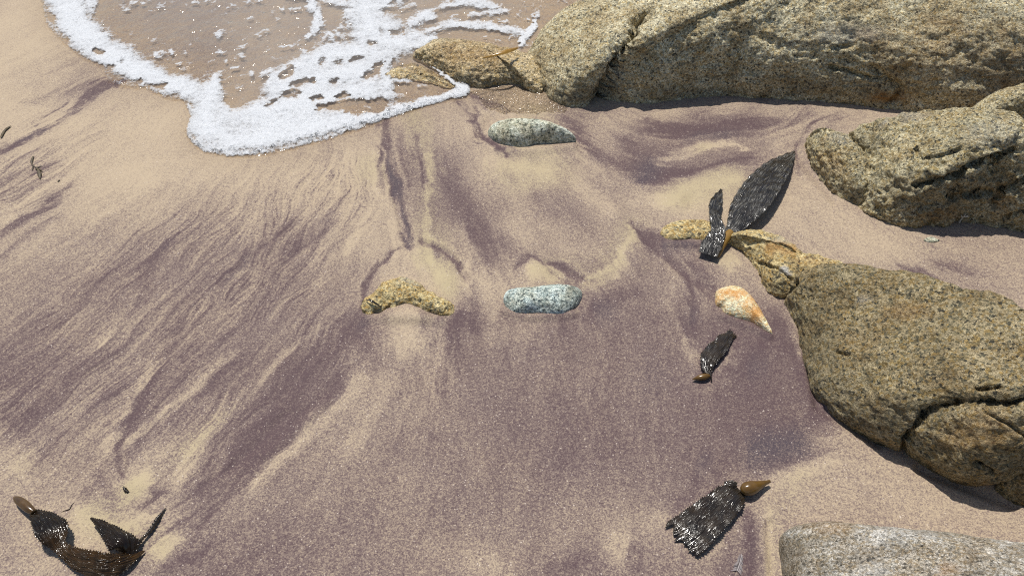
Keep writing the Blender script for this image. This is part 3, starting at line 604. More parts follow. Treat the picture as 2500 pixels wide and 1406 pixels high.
swell = np.where(wY > 3.6, .02 * np.sin(wY * 2.1 + .5 * wX) * np.clip((wY - 3.6) / 3, 0, 1), 0)
wZ = .001 + .006 * lip + .002 * depth01 + (fbm2(wX * 14, wY * 18, 3, 63) * .010 + fbm2(wX * 40, wY * 50, 2, 66) * .003) * smooth01(wsd / 60) * (.4 + .9 * depth01) + swell
# lift above the sand everywhere
zs = np.zeros_like(wZ)
xi = np.clip(np.searchsorted(GX, wX), 0, len(GX) - 1); yi = np.clip(np.searchsorted(GY, wY), 0, len(GY) - 1)
zs = np.where(inside, Z[yi, xi], -1.0)
wZ = np.maximum(wZ, zs + .0015 + .003 * lip)
kp = (wmask > 0); kq = kp[:-1, :-1] & kp[1:, :-1] & kp[:-1, 1:] & kp[1:, 1:]
def compact(verts, quads, *attrs):
    used = np.unique(quads); remap = np.full(len(verts), -1, np.int64); remap[used] = np.arange(len(used))
    return (verts[used], remap[quads]) + tuple(a[used] for a in attrs)
wat = np.stack([lip, depth01, smooth01((wY - 3.75) / 7), np.ones_like(lip)], -1).reshape(-1, 4)
v, q, a = compact(np.stack([wX, wY, wZ], -1).reshape(-1, 3), grid_quads(len(WY), len(WX), kq), wat)
me = mesh_np("sea_water", v, q); add_attr(me, "water", a)
obj("sea_water", me, WATER, kind="structure", label="shallow clear sea water sliding over the sand")
# glistening film left behind between the low rock and the pale stone
fm = film_d + fbm2(XX * 30, YY * 30, 3, 71) * 20
kf = fm > 0; kf = kf[:-1, :-1] & kf[1:, :-1] & kf[:-1, 1:] & kf[1:, 1:]
fz = Z + .0012 + .002 * smooth01(fm / 16) + (fbm2(XX * 60, YY * 120, 2, 75) + fbm2(XX * 130, YY * 200, 2, 76)) * .0022
v, q, a = compact(np.stack([XX, YY, fz], -1).reshape(-1, 3), grid_quads(len(GY), len(GX), kf), np.zeros((XX.size, 4)))
me = mesh_np("water_film", v, q); add_attr(me, "water", a)
obj("water_film", me, FILM, kind="structure", label="glistening film of water draining past the pale stone")

# ------------------------------------------------------------------ foam
def foam_material():
    m, nt, b = new_mat("sea_foam"); t = NT(nt); co = t.objco(); d, fr, _, _ = t.attr("foam")
    out = nt.nodes["Material Output"]
    nv = t.n("ShaderNodeTexNoise"); nv.inputs["Scale"].default_value = 40; nv.inputs["Detail"].default_value = 3; t.l(co, nv.inputs["Vector"])
    vm = t.n("ShaderNodeVectorMath", operation='SCALE'); t.l(nv.outputs["Color"], vm.inputs[0]); vm.inputs[3].default_value = .030
    va = t.n("ShaderNodeVectorMath", operation='ADD'); t.l(co, va.inputs[0]); t.l(vm.outputs[0], va.inputs[1])
    e1 = t.vor(va.outputs[0], 46, 'DISTANCE_TO_EDGE'); e2 = t.vor(va.outputs[0], 130, 'DISTANCE_TO_EDGE')
    n1 = t.noise(co, 60, 4, .65); n2 = t.noise(co, 320, 2, .6)
    cell = t.vor(co, 260); cell2 = t.vor(co, 480)
    # lace: froth gathers on the rims between clear cells
    a = t.math('ADD', t.math('MULTIPLY', d, 1.22), t.math('MULTIPLY', t.math('SUBTRACT', n1, .5), .75))
    a = t.math('SUBTRACT', a, t.math('MULTIPLY', t.math('MINIMUM', e1, .45), .85))
    a = t.math('SUBTRACT', a, t.math('MULTIPLY', t.math('MINIMUM', e2, .45), .70))
    a = t.math('ADD', a, t.math('MULTIPLY', t.math('SUBTRACT', n2, .5), .40))
    al = t.ramp(a, [(.16, 0), (.34, .40), (.62, .78), (1.0, .95)])
    cc = t.ramp(cell2, [(0, (.40, .43, .47)), (.22, (.60, .62, .645)), (.6, (.70, .715, .73))]); t.l(cc, b.inputs["Base Color"])
    b.inputs["Roughness"].default_value = .5; b.inputs["Specular IOR Level"].default_value = .3
    nb = t.bump(cell, .8, .004); nb = t.bump(n2, .5, .002, nb); nb = t.bump(n1, .4, .006, nb); t.l(nb, b.inputs["Normal"])
    tr = t.n("ShaderNodeBsdfTransparent"); mx = t.n("ShaderNodeMixShader"); t.l(al, mx.inputs[0]); t.l(tr.outputs[0], mx.inputs[1]); t.l(b.outputs[0], mx.inputs[2])
    t.l(mx.outputs[0], out.inputs["Surface"])
    return m
FOAM = foam_material()
fo = sample(foam, UU + fbm2(XX * 26, YY * 26, 3, 81) * 18 + fbm2(XX * 70, YY * 70, 2, 82) * 16, VV + fbm2(XX * 26, YY * 26, 3, 84) * 11 + fbm2(XX * 70, YY * 70, 2, 85) * 10)
fo = fo + (fbm2(XX * 14, YY * 20, 4, 87) * .45 + fbm2(XX * 40, YY * 60, 3, 88) * .30) * smooth01(fo * 3) - .02
fo *= smooth01((sd + 1) / 13)
kfo = fo > .10; kfo = kfo[:-1, :-1] | kfo[1:, :-1] | kfo[:-1, 1:] | kfo[1:, 1:]
kfo &= (YY[:-1, :-1] > 2.0)
edge = smooth01(1 - sd / 60) * smooth01(sd / 6)
yi = np.clip(np.searchsorted(WY, YY), 0, len(WY) - 1); xi = np.clip(np.searchsorted(WX, XX), 0, len(WX) - 1)
foz = np.maximum(np.where(kp[yi, xi], wZ[yi, xi], -1), Z) + .0010 + smooth01(fo) ** 2 * (.0007 + .0018 * edge) + fbm2(XX * 60, YY * 60, 3, 90) * .0010 * smooth01(fo)
v, q, a = compact(np.stack([XX, YY, foz], -1).reshape(-1, 3), grid_quads(len(GY), len(GX), kfo), np.stack([fo, edge, edge, edge * 0 + 1], -1).reshape(-1, 4))
me = mesh_np("sea_foam", v, q); add_attr(me, "foam", a)
obj("sea_foam", me, FOAM, kind="stuff", label="white lacy sea foam along the water's edge", cat="foam")

# bubbles riding the front of the foam
def sphere_template(nu, nv):
    vs = []; q = []
    for j in range(nv + 1):
        ph = math.pi * j / nv
        for i in range(nu): th = 2 * math.pi * i / nu; vs.append((math.sin(ph) * math.cos(th), math.sin(ph) * math.sin(th), math.cos(ph)))
    for j in range(nv):
        for i in range(nu): q.append((j * nu + i, (j + 1) * nu + i, (j + 1) * nu + (i + 1) % nu, j * nu + (i + 1) % nu))
    return np.array(vs), np.array(q)
sv, sq = sphere_template(10, 6)
bub_v = []; bub_q = []; nb_ = 0
front = [(455, 330), (470, 360), (500, 376), (560, 388), (640, 383), (720, 366), (800, 344), (880, 318), (960, 288), (1040, 262), (1100, 247), (1140, 240)]
seg = np.array(front, float); cum = np.concatenate([[0], np.cumsum(np.hypot(*np.diff(seg, axis=0).T))])
for k in range(260):
    s_ = _r.uniform(0, cum[-1]); x = np.interp(s_, cum, seg[:, 0]); y = np.interp(s_, cum, seg[:, 1])
    off = abs(_r.gauss(0, 10)) + 5; y -= off * 1.0; x += _r.uniform(-4, 4)
    p = at(x, y); r = _r.choice([.0018, .0022, .003, .003, .004, .0055]) * _r.uniform(.7, 1.15)
    if s_ < 40 or s_ > cum[-1] - 120: r *= .6
    xi_ = int(np.clip(np.searchsorted(GX, p[0]), 0, len(GX) - 1)); yi_ = int(np.clip(np.searchsorted(GY, p[1]), 0, len(GY) - 1))
    z = foz[yi_, xi_] + r * .15
    bub_v.append(sv * r * np.array([1, 1, .85]) + np.array([p[0], p[1], z])); bub_q.append(sq + nb_); nb_ += len(sv)
mb, nt, b = new_mat("bubble_skin"); t = NT(nt); out = nt.nodes["Material Output"]; nt.nodes.remove(b)
gl = t.n("ShaderNodeBsdfGlossy"); gl.inputs["Roughness"].default_value = .08; tr = t.n("ShaderNodeBsdfTransparent"); tr.inputs[0].default_value = (.95, .955, .96, 1)
lw = t.n("ShaderNodeFresnel"); lw.inputs[0].default_value = 1.25; mx = t.n("ShaderNodeMixShader"); t.l(lw.outputs[0], mx.inputs[0]); t.l(tr.outputs[0], mx.inputs[1]); t.l(gl.outputs[0], mx.inputs[2]); t.l(mx.outputs[0], out.inputs["Surface"])
obj("foam_bubbles", mesh_np("foam_bubbles", np.concatenate(bub_v), np.concatenate(bub_q)), mb, kind="stuff", label="clear bubbles along the front of the foam", cat="bubbles")

# ------------------------------------------------------------------ rocks
def smooth_closed(pts, n):
    """Catmull-Rom through a closed ring, n points evenly spaced"""
    P = np.array(pts, float); m = len(P); out = []
    for i in range(m):
        p0, p1, p2, p3 = P[i - 1], P[i], P[(i + 1) % m], P[(i + 2) % m]
        for t in np.linspace(0, 1, 16, endpoint=False):
            out.append(.5 * (2 * p1 + (p2 - p0) * t + (2 * p0 - 5 * p1 + 4 * p2 - p3) * t * t + (3 * p1 - p0 - 3 * p2 + p3) * t ** 3))
    out = np.array(out); d = np.hypot(*(np.roll(out, -1, 0) - out).T[:2]); c = np.concatenate([[0], np.cumsum(d)])
    s = np.linspace(0, c[-1], n, endpoint=False); oo = np.vstack([out, out[:1]])
    return np.stack([np.interp(s, c, oo[:, k]) for k in range(P.shape[1])], 1)

def px_dist(U, V, pts):
    best = np.full(U.shape, 1e9)
    for (ax, ay), (bx, by) in zip(pts[:-1], pts[1:]):
        dx, dy = bx - ax, by - ay; L = dx * dx + dy * dy + 1e-6
        t = np.clip(((U - ax) * dx + (V - ay) * dy) / L, 0, 1)
        best = np.minimum(best, np.hypot(U - ax - t * dx, V - ay - t * dy))
    return best

def rock(name, outline, H, mat, label, cat, n=300, rings=90, power=(2.4, 2.4), amp=.02, freq=6, rough=.004, rfreq=40, knob=0.0, kfreq=18, cracks=(), tints=(), undercut=.06, center=None, bumps=(), group=None, seed=1, skirt=.10):
    """boulder grown over its footprint: outline = (photo x, photo y, height there)"""
    W = np.array([list(at(p[0], p[1], max(p[2], p[3] if len(p) > 3 else 0))[:2]) + [p[3] if len(p) > 3 else 0] for p in outline])
    ring = smooth_closed(W, n); eh = np.maximum(ring[:, 2], 0); ring = ring[:, :2]
    C = ring.mean(0) if center is None else at(*center)[:2]
    s = np.concatenate([np.linspace(0.02, 1, rings) ** .8, [1.03, 1.06, 1.09, 1.12]])
    r = np.where(s <= 1, np.sin(np.minimum(s, 1) * math.pi / 2) ** (2 / power[0]), 1 - undercut * (s - 1) / .12)
    h = np.where(s <= 1, np.abs(np.cos(np.minimum(s, 1) * math.pi / 2)) ** (2 / power[1]), 0)
    rd = np.linalg.norm(ring - C[None], axis=1)
    rr = np.where(s[:, None] <= 1, r[:, None], 1 - (undercut + 1.1 * eh[None] / rd[None]) * (s[:, None] - 1) / .12)
    XY = C[None, None] + (ring[None] - C[None, None]) * rr[..., None]
    hh = np.full(XY.shape[:2], H)
    for (bx, by, br, bh) in bumps:
        c = at(bx, by, H * .7); hh = hh + bh * np.exp(-((XY[..., 0] - c[0]) ** 2 + (XY[..., 1] - c[1]) ** 2) / br ** 2)
    Zr = eh[None] + (hh - eh[None]) * h[:, None] - np.where(s > 1, (s - 1) / .12, 0)[:, None] * (skirt + eh[None])
    Vt = np.concatenate([XY, Zr[..., None]], -1)
    R, N = Vt.shape[:2]
    def normals(Vt):
        du = np.roll(Vt, -1, 1) - np.roll(Vt, 1, 1); dv = np.gradient(Vt, axis=0)
        nn = np.cross(dv, du); nn /= np.linalg.norm(nn, axis=-1, keepdims=True) + 1e-12
        if nn[R // 2, :, 2].mean() < 0: nn = -nn
        return nn
    nn = normals(Vt); P = Vt.reshape(-1, 3)
    grow = smooth01(s / .1)[:, None].ravel()
    D = amp * fbm3(P * freq, 4, seed) + rough * fbm3(P * rfreq, 3, seed + 3, .65)
    if knob: 
        k = 1 - np.abs(fbm3(P * kfreq, 3, seed + 9, .6)) * 1.6; D = D + knob * (k - .6) * (.25 + .75 * smooth01((1 - np.abs(nn.reshape(-1, 3)[:, 2])) * 1.6))
    Vt = (P + nn.reshape(-1, 3) * D[:, None]).reshape(R, N, 3)
    nn = normals(Vt)
    U, V = to_photo(Vt[..., 0], Vt[..., 1], Vt[..., 2])
    view = Vt - np.array([0, 0, CAM_H]); facing = (-(view * nn).sum(-1) / np.linalg.norm(view, axis=-1)) > -.1
    wob = fbm3(Vt.reshape(-1, 3) * 25, 3, seed + 20).reshape(R, N) * 10
    for pts, wpx, dep in cracks:
        d = px_dist(U + wob, V + wob * .7, pts); Vt = Vt - nn * (dep * smooth01(1 - d / wpx) * facing)[..., None]
    # stay below the top plane of the buried skirt
    tint = np.zeros((R, N, 4), np.float32); tint[..., 3] = 1
    for ch, x, y, rx, ry, val in tints:
        d = np.hypot((U + wob * 3 - x) / rx, (V + wob * 2 - y) / ry); tint[..., ch] = np.maximum(tint[..., ch], val * smooth01(1.25 - d) * facing)
    base = np.array([C[0], C[1], 0.0])
    top = Vt[0].mean(0)
    verts = np.vstack([Vt.reshape(-1, 3), top[None]]) - base
    i = np.arange(R - 1)[:, None] * N + np.arange(N)[None]; j = np.arange(R - 1)[:, None] * N + (np.arange(N)[None] + 1) % N
    q = np.stack([i, i + N, j + N, j], -1).reshape(-1, 4)
    tr = np.stack([np.full(N, R * N), np.arange(N), (np.arange(N) + 1) % N], -1)
    me = mesh_np(name, verts, q, tr)
    # outward faces
    nz = np.zeros(len(me.polygons) * 3, np.float32); me.polygons.foreach_get("normal", nz); nz = nz.reshape(-1, 3)
    if nz[:len(q) // 2, 2].mean() < 0: me.flip_normals()
    add_attr(me, "tint", np.vstack([tint.reshape(-1, 4), np.array([[0, 0, 0, 1]])]))
    return obj(name, me, mat, None, label, cat, group, loc=base)

M_OLIVE = rock_material("olive_granite", [(.49, .43, .29), (.27, .25, .18), (.40, .30, .135), (.050, .043, .030)], 150, macro=.14, gain=1.42)
M_WET = rock_material("wet_gold_granite", [(.50, .40, .24), (.30, .25, .16), (.40, .28, .11), (.07, .055, .035)], 140, macro=.06, gain=1.35, rough=.34)
M_KNOB = rock_material("weathered_granite", [(.47, .41, .265), (.26, .24, .165), (.40, .295, .12), (.048, .042, .030)], 160, macro=.22, bump=1.1, gain=1.35)
M_BROWN = rock_material("brown_green_granite", [(.39, .315, .185), (.19, .17, .105), (.34, .23, .08), (.038, .033, .023)], 170, macro=.20, gain=.98)
M_GREY = rock_material("banded_gneiss", [(.64, .61, .56), (.40, .38, .34), (.52, .43, .30), (.11, .10, .085)], 230, tint=(.75, .6, .45), bands=((.1, .25, -.28), (.72, 1.1, 1.0)), macro=.22, moss=(.22, .19, .12))
M_PALE = rock_material("pale_speckled_granite", [(.58, .59, .49), (.33, .37, .30), (.47, .46, .34), (.06, .062, .05)], 150, tint=(.55, .5, .42), macro=.08, bump=.7)
M_YELLOW = rock_material("yellow_granite", [(.52, .42, .22), (.33, .29, .18), (.46, .30, .09), (.08, .065, .04)], 150, macro=.08, bump=.8, gain=1.15)
M_BLUE = rock_material("blue_grey_diorite", [(.58, .645, .60), (.31, .39, .38), (.46, .53, .49), (.08, .105, .11)], 200, tint=(.5, .5, .48), macro=0.0, bump=.7, dark_amt=.2)
M_ORANGE = rock_material("cream_and_rust_stone", [(.82, .70, .48), (.74, .60, .38), (.74, .50, .22), (.30, .24, .14)], 210, tint=(.6, .5, .35), macro=0.0, bump=.6, stain=(.60, .27, .06), dark_amt=.03)

# the long boulder at the top right
rock("boulder", [(1283, 128, .06), (1300, 185, .0), (1325, 228, 0), (1370, 256, 0), (1420, 262, 0), (1462, 256, 0), (1492, 250, 0), (1560, 251, 0), (1640, 246, 0), (1740, 236, 0), (1850, 243, 0), (1980, 252, 0), (2120, 259, 0), (2250, 270, 0), (2420, 275, 0), (2620, 275, 0), (2900, 250, 0), (3120, 150, .1), (3150, 0, .2),
     (3000, -120, .3), (2600, -170, .36), (2200, -160, .38), (1900, -90, .36), (1750, -30, .34), (1640, 2, .30), (1560, 6, .27), (1480, -8, .25), (1410, 2, .22), (1345, 38, .16), (1303, 78, .10)],
     .40, M_OLIVE, "long olive-grey granite boulder with a cleft, across the top right", "boulder", n=620, rings=150, power=(2.7, 2.0), amp=.035, freq=3.2, rough=.010, rfreq=36, knob=.012, kfreq=17, center=(2180, 120, 0), seed=3, undercut=.02,
     cracks=[([(1575, 20), (1550, 55), (1522, 110), (1508, 150), (1490, 190), (1474, 225), (1462, 262)], 14, .05), ([(1575, 20), (1550, 55), (1522, 110), (1508, 150), (1490, 190), (1474, 225), (1462, 262)], 42, .026), ([(2030, 165), (2080, 178), (2150, 195)], 9, .022), ([(2030, 118), (2075, 110)], 9, .015), ([(2130, 165), (2200, 215), (2170, 255)], 16, .02)],
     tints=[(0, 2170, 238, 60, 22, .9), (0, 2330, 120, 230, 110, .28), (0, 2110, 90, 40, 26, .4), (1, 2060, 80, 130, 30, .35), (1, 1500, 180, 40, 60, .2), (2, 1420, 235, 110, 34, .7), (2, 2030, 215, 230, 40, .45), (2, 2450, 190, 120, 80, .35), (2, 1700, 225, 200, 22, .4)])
rock("rock", [(1005, 140, 0), (1045, 108, .02), (1085, 90, .05), (1150, 84, .08), (1220, 88, .09), (1280, 105, .09), (1345, 150, .05), (1345, 205, 0), (1318, 226, 0), (1290, 222, 0), (1268, 206, 0), (1225, 206, 0), (1165, 212, 0), (1120, 200, 0), (1075, 176, 0), (1040, 160, 0)],
     .095, M_WET, "low wet golden rock at the end of the long boulder", "rock", n=260, rings=80, power=(2.2, 2.0), amp=.014, freq=9, rough=.008, rfreq=55, knob=.008, kfreq=30, seed=5, tints=[(2, 1180, 200, 120, 22, .4), (0, 1160, 140, 120, 50, .25)])
rock("rock", [(938, 180, 0), (960, 160, .01), (1005, 148, .015), (1050, 165, .015), (1085, 188, .01), (1112, 208, 0), (1095, 216, 0), (1050, 206, 0), (1000, 196, 0), (960, 196, 0)],
     .016, M_WET, "flat ridged rock just awash in the foam", "rock", n=160, rings=40, power=(2, 1.6), amp=.008, freq=22, rough=.004, rfreq=60, seed=6, cracks=[([(980, 160), (1100, 212)], 5, .008), ([(1010, 155), (1110, 206)], 5, .008)])
rock("stone", [(1192, 322, .0), (1200, 343, 0), (1235, 358, 0), (1285, 363, 0), (1310, 353, 0), (1355, 351, 0), (1405, 347, 0), (1392, 330, .01), (1345, 306, .03), (1295, 289, .05), (1245, 284, .055), (1208, 297, .035)],
     .075, M_PALE, "pale grey-green speckled stone tapering to a point beside the water", "stone", n=200, rings=60, power=(2.3, 2.0), amp=.006, freq=14, rough=.0015, rfreq=80, seed=8)
# knobbly rocks on the right
rock("boulder", [(2350, 330, 0), (2340, 280, .12), (2375, 256, .2), (2430, 246, .24), (2500, 242, .26), (2620, 240, .28), (2760, 260, .25), (2850, 330, .1), (2760, 420, 0), (2550, 430, 0), (2420, 400, 0)],
     .30, M_KNOB, "rounded pale granite boulder at the right edge, behind the knobbly one", "boulder", n=280, rings=80, power=(2.6, 2.4), amp=.015, freq=6, rough=.006, rfreq=45, seed=11, tints=[(1, 2440, 270, 80, 30, .3)])
rock("boulder", [(2060, 420, 0), (2098, 500, 0), (2125, 525, 0), (2170, 545, 0), (2230, 553, 0), (2300, 548, 0), (2345, 538, 0), (2420, 548, 0), (2500, 562, 0), (2620, 575, 0), (2800, 540, 0), (2880, 430, .15), (2760, 330, .28), (2600, 300, .27), (2480, 300, .27), (2400, 292, .26), (2345, 272, .25), (2270, 260, .22), (2185, 266, .19), (2115, 288, .14), (2052, 322, .08)],
     .31, M_KNOB, "knobbly cracked granite boulder at the right edge beside the biggest kelp", "boulder", n=460, rings=130, power=(2.1, 1.55), amp=.022, freq=5, rough=.010, rfreq=45, knob=.020, kfreq=18, seed=12,
     cracks=[([(2235, 455), (2300, 440), (2340, 425), (2400, 395), (2480, 370)], 12, .030), ([(2340, 460), (2320, 480), (2420, 470)], 14, .02), ([(2430, 500), (2450, 460), (2500, 440), (2560, 420)], 14, .03), ([(2232, 360), (2245, 385), (2290, 380), (2350, 368)], 7, .012), ([(2450, 530), (2520, 515)], 9, .022), ([(2065, 325), (2100, 370), (2118, 410)], 14, .012)],
     tints=[(1, 2215, 280, 60, 20, .35), (1, 2160, 300, 20, 22, .4), (1, 2420, 330, 90, 40, .25), (2, 2290, 470, 200, 60, .5), (0, 2280, 520, 90, 22, .3), (2, 2120, 340, 60, 26, .45), (0, 2450, 500, 40, 30, .3)])
rock("rock", [(1966, 352, 0), (1975, 388, 0), (2000, 432, 0), (2045, 476, 0), (2100, 503, 0), (2120, 470, 0.02), (2118, 410, .06), (2095, 355, .10), (2055, 324, .09), (2005, 328, .06), (1976, 340, .03)],
     .14, M_KNOB, "golden-grey wedge of rock leaning on the knobbly boulder, nearest the kelp tip", "rock", n=240, rings=70, power=(2.2, 2.0), amp=.012, freq=10, rough=.007, rfreq=50, knob=.007, kfreq=26, seed=14, tints=[(0, 2030, 400, 50, 40, .25), (1, 2040, 335, 50, 16, .3), (2, 2090, 470, 30, 40, .4)])
# half-buried ridge
rock("rock", [(1613, 572, 0), (1622, 550, .006), (1660, 533, .014), (1710, 528, .018), (1762, 545, .018), (1790, 575, .01), (1760, 596, 0), (1720, 588, 0), (1690, 585, 0), (1655, 587, 0), (1632, 586, 0)],
     .020, M_YELLOW, "small yellow half-buried rock under the narrow kelp strip", "rock", n=170, rings=50, power=(2.4, 2.0), amp=.006, freq=18, rough=.003, rfreq=70, seed=16)
rock("rock", [(1765, 590, .0), (1800, 572, .01), (1845, 566, .03), (1890, 575, .04), (1935, 594, .05), (1985, 630, .06), (2050, 648, .07), (2100, 668, .06), (2130, 690, .04), (2090, 720, .02), (1990, 730, 0), (1915, 728, 0), (1885, 718, 0), (1862, 690, 0), (1848, 650, 0), (1815, 615, 0)],
     .085, M_YELLOW, "rust-stained low ridge of rock joining the big brown boulder", "rock", n=280, rings=80, power=(2.5, 2.1), amp=.014, freq=11, rough=.006, rfreq=55, knob=.006, kfreq=28, seed=17,
     tints=[(0, 1905, 605, 55, 26, .75), (1, 1920, 660, 14, 9, 1.0), (1, 1900, 578, 40, 16, .4), (2, 1890, 690, 50, 26, .55), (0, 1990, 640, 60, 16, .3)], cracks=[([(1850, 640), (1900, 655), (1940, 690)], 8, .012), ([(2020, 668), (2060, 682), (2100, 684)], 5, .012)])
rock("boulder", [(1905, 725, 0), (1928, 780, 0), (1950, 840, 0), (1972, 910, 0), (1990, 955, 0), (2035, 1005, 0), (2110, 1052, 0, .03), (2185, 1085, 0, .045), (2225, 1098, 0, .05), (2270, 1125, 0, .055), (2335, 1165, 0, .055), (2420, 1182, 0, .055), (2500, 1165, 0, .05), (2640, 1190, 0, .04), (2850, 1150, 0), (3000, 1000, .1), (2930, 880, .22), (2760, 840, .25), (2600, 820, .25),
     (2500, 782, .24), (2420, 738, .22), (2330, 712, .20), (2230, 705, .17), (2130, 695, .12), (2030, 686, .06), (1950, 695, .02)],
     .33, M_BROWN, "biggest brown-green boulder on the right, smooth-topped with a cleft lower lobe", "boulder", n=520, rings=150, power=(2.5, 2.3), amp=.022, freq=4.2, rough=.007, rfreq=45, knob=.006, kfreq=24, seed=21, undercut=.10, center=(2330, 950, 0), bumps=[(1990, 760, .28, -.17)],
     cracks=[([(2560, 960), (2470, 985), (2330, 980), (2262, 1005), (2232, 1040), (2205, 1075), (2200, 1100)], 10, .024), ([(2600, 930), (2470, 985), (2330, 985), (2262, 1005), (2215, 1065)], 30, .010), ([(2385, 950), (2440, 940)], 6, .02), ([(2040, 860), (2070, 862)], 5, .012), ([(2410, 1010), (2470, 1040), (2510, 1070)], 6, .010), ([(2385, 1130), (2420, 1150)], 9, .02), ([(1940, 690), (1910, 722)], 14, .02)],
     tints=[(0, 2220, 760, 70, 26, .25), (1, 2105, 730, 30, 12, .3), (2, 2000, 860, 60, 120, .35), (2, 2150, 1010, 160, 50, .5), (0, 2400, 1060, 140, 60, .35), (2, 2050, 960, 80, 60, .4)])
rock("rock", [(2432, 1196, 0), (2448, 1168, .03), (2490, 1145, .06), (2580, 1130, .09), (2700, 1160, .06), (2720, 1240, 0), (2620, 1275, 0), (2540, 1258, 0), (2475, 1222, 0)],
     .11, M_BROWN, "small dark rock tucked under the brown boulder at the right edge", "rock", n=180, rings=60, power=(2.3, 2.1), amp=.012, freq=12, rough=.006, rfreq=50, knob=.006, seed=23)
rock("boulder", [(1904, 1345, 0), (1908, 1310, .015), (1930, 1282, .04), (1975, 1262, .07), (2050, 1254, .10), (2160, 1258, .12), (2320, 1268, .13), (2500, 1284, .13), (2750, 1310, .12), (2950, 1400, .05), (2980, 1560, 0), (2800, 1720, 0), (2400, 1780, 0), (2080, 1700, 0), (1960, 1560, 0), (1918, 1440, 0)],
     .17, M_GREY, "smooth grey-white banded boulder at the bottom right corner", "boulder", n=360, rings=110, power=(2.6, 2.4), amp=.010, freq=5, rough=.0025, rfreq=45, seed=25,
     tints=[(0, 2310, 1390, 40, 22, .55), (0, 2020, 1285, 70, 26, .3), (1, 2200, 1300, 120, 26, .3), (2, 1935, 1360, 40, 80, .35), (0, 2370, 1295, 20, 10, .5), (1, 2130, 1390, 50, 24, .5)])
rock("stone", [(884, 762, 0), (892, 738, .0), (915, 708, .008), (945, 684, .02), (980, 667, .03), (1012, 674, .028), (1048, 704, .015), (1080, 736, .006), (1106, 754, 0), (1098, 772, 0), (1070, 770, 0), (1042, 760, 0), (1010, 752, 0), (975, 749, 0), (945, 755, 0), (918, 764, 0), (900, 768, 0)],
     .040, M_YELLOW, "yellow crescent-shaped stone poking out of the sand", "stone", n=220, rings=60, power=(2.4, 1.8), amp=.012, freq=20, rough=.007, rfreq=60, seed=27, center=(985, 708, 0), tints=[(1, 1000, 690, 40, 12, .35)])
rock("stone", [(1230, 722, 0), (1232, 745, 0), (1252, 766, 0), (1275, 770, 0), (1304, 765, 0), (1335, 768, 0), (1372, 770, 0), (1402, 752, 0), (1420, 728, .0), (1418, 706, .01), (1390, 697, .018), (1340, 696, .022), (1290, 702, .02), (1250, 708, .012)],
     .045, M_BLUE, "oblong blue-grey speckled stone in the middle of the sand", "stone", n=200, rings=60, power=(2.8, 2.0), amp=.004, freq=16, rough=.002, rfreq=80, seed=28)
rock("stone", [(1746, 728, 0), (1752, 708, .008), (1785, 697, .014), (1815, 703, .016), (1848, 736, .014), (1868, 775, .008), (1886, 818, 0), (1868, 812, 0), (1835, 788, 0), (1800, 778, 0), (1770, 768, 0), (1760, 752, 0), (1748, 746, 0)],
     .036, M_ORANGE, "cream and orange teardrop stone near the brown boulder", "stone", n=200, rings=60, power=(2.6, 2.0), amp=.003, freq=16, rough=.0015, rfreq=80, seed=29, center=(1800, 742, 0), tints=[(0, 1852, 765, 26, 60, 1.0), (0, 1800, 718, 46, 16, .9), (0, 1762, 738, 16, 24, .6), (1, 1800, 745, 30, 16, .15)])
rock("pebble", [(2256, 588, 0), (2262, 580, .003), (2275, 577, .004), (2288, 582, .003), (2294, 588, 0), (2276, 592, 0)],
     .005, M_PALE, "small bluish pebble nearly buried in the sand lane", "pebble", n=60, rings=20, power=(2.2, 2), amp=.001, freq=30, rough=.0005, rfreq=90, seed=31)

# ------------------------------------------------------------------ kelp
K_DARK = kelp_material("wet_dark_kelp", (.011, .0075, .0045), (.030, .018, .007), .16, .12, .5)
K_SHEEN = kelp_material("sheen_lined_black_kelp", (.010, .0085, .007), (.020, .015, .010), .17, .75)
K_BROWN = kelp_material("wet_brown_kelp", (.010, .007, .004), (.026, .014, .005), .14, .05, .7, (.16, .07, .008))
K_OCHRE = kelp_material("ochre_kelp_bladder", (.22, .125, .025), (.30, .17, .035), .22)
K_BLADDER = kelp_material("brown_kelp_bladder", (.085, .045, .009), (.13, .070, .014), .16)
K_TWIST = kelp_material("black_to_backlit_brown_kelp", (.010, .007, .004), (.024, .014, .005), .14, .08, .7, (.16, .07, .008), (.10, .15, (.035, .018, .004), (.085, .042, .008)))
K_BROWNB = kelp_material("dark_brown_kelp_bladder", (.050, .026, .007), (.085, .045, .010), .2, 0, .1)
K_DRY = kelp_material("dull_olive_kelp", (.05, .035, .018), (.10, .072, .03), .45)
K_GOLD = kelp_material("golden_kelp", (.26, .14, .02), (.34, .19, .03), .25)

def catmull(P, n):
    P = np.array(P, float); ext = np.vstack([2 * P[0] - P[1], P, 2 * P[-1] - P[-2]]); m = len(P) - 1
    t = np.linspace(0, m, n); i = np.minimum(t.astype(int), m - 1); f = (t - i)[:, None]
    p0, p1, p2, p3 = ext[i], ext[i + 1], ext[i + 2], ext[i + 3]
    return .5 * (2 * p1 + (p2 - p0) * f + (2 * p0 - 5 * p1 + 4 * p2 - p3) * f ** 2 + (3 * p1 - p0 - 3 * p2 + p3) * f ** 3)

def spine(pts, lift=0.004):
    out = []
    for p in pts:
        z = p[2] if len(p) > 2 else 0
        w = at(p[0], p[1], z + lift); w[2] = z + lift + (sand_z(w[0], w[1]) if abs(w[0]) < 2.7 and w[1] < 3.7 else 0); out.append(w)
    return out

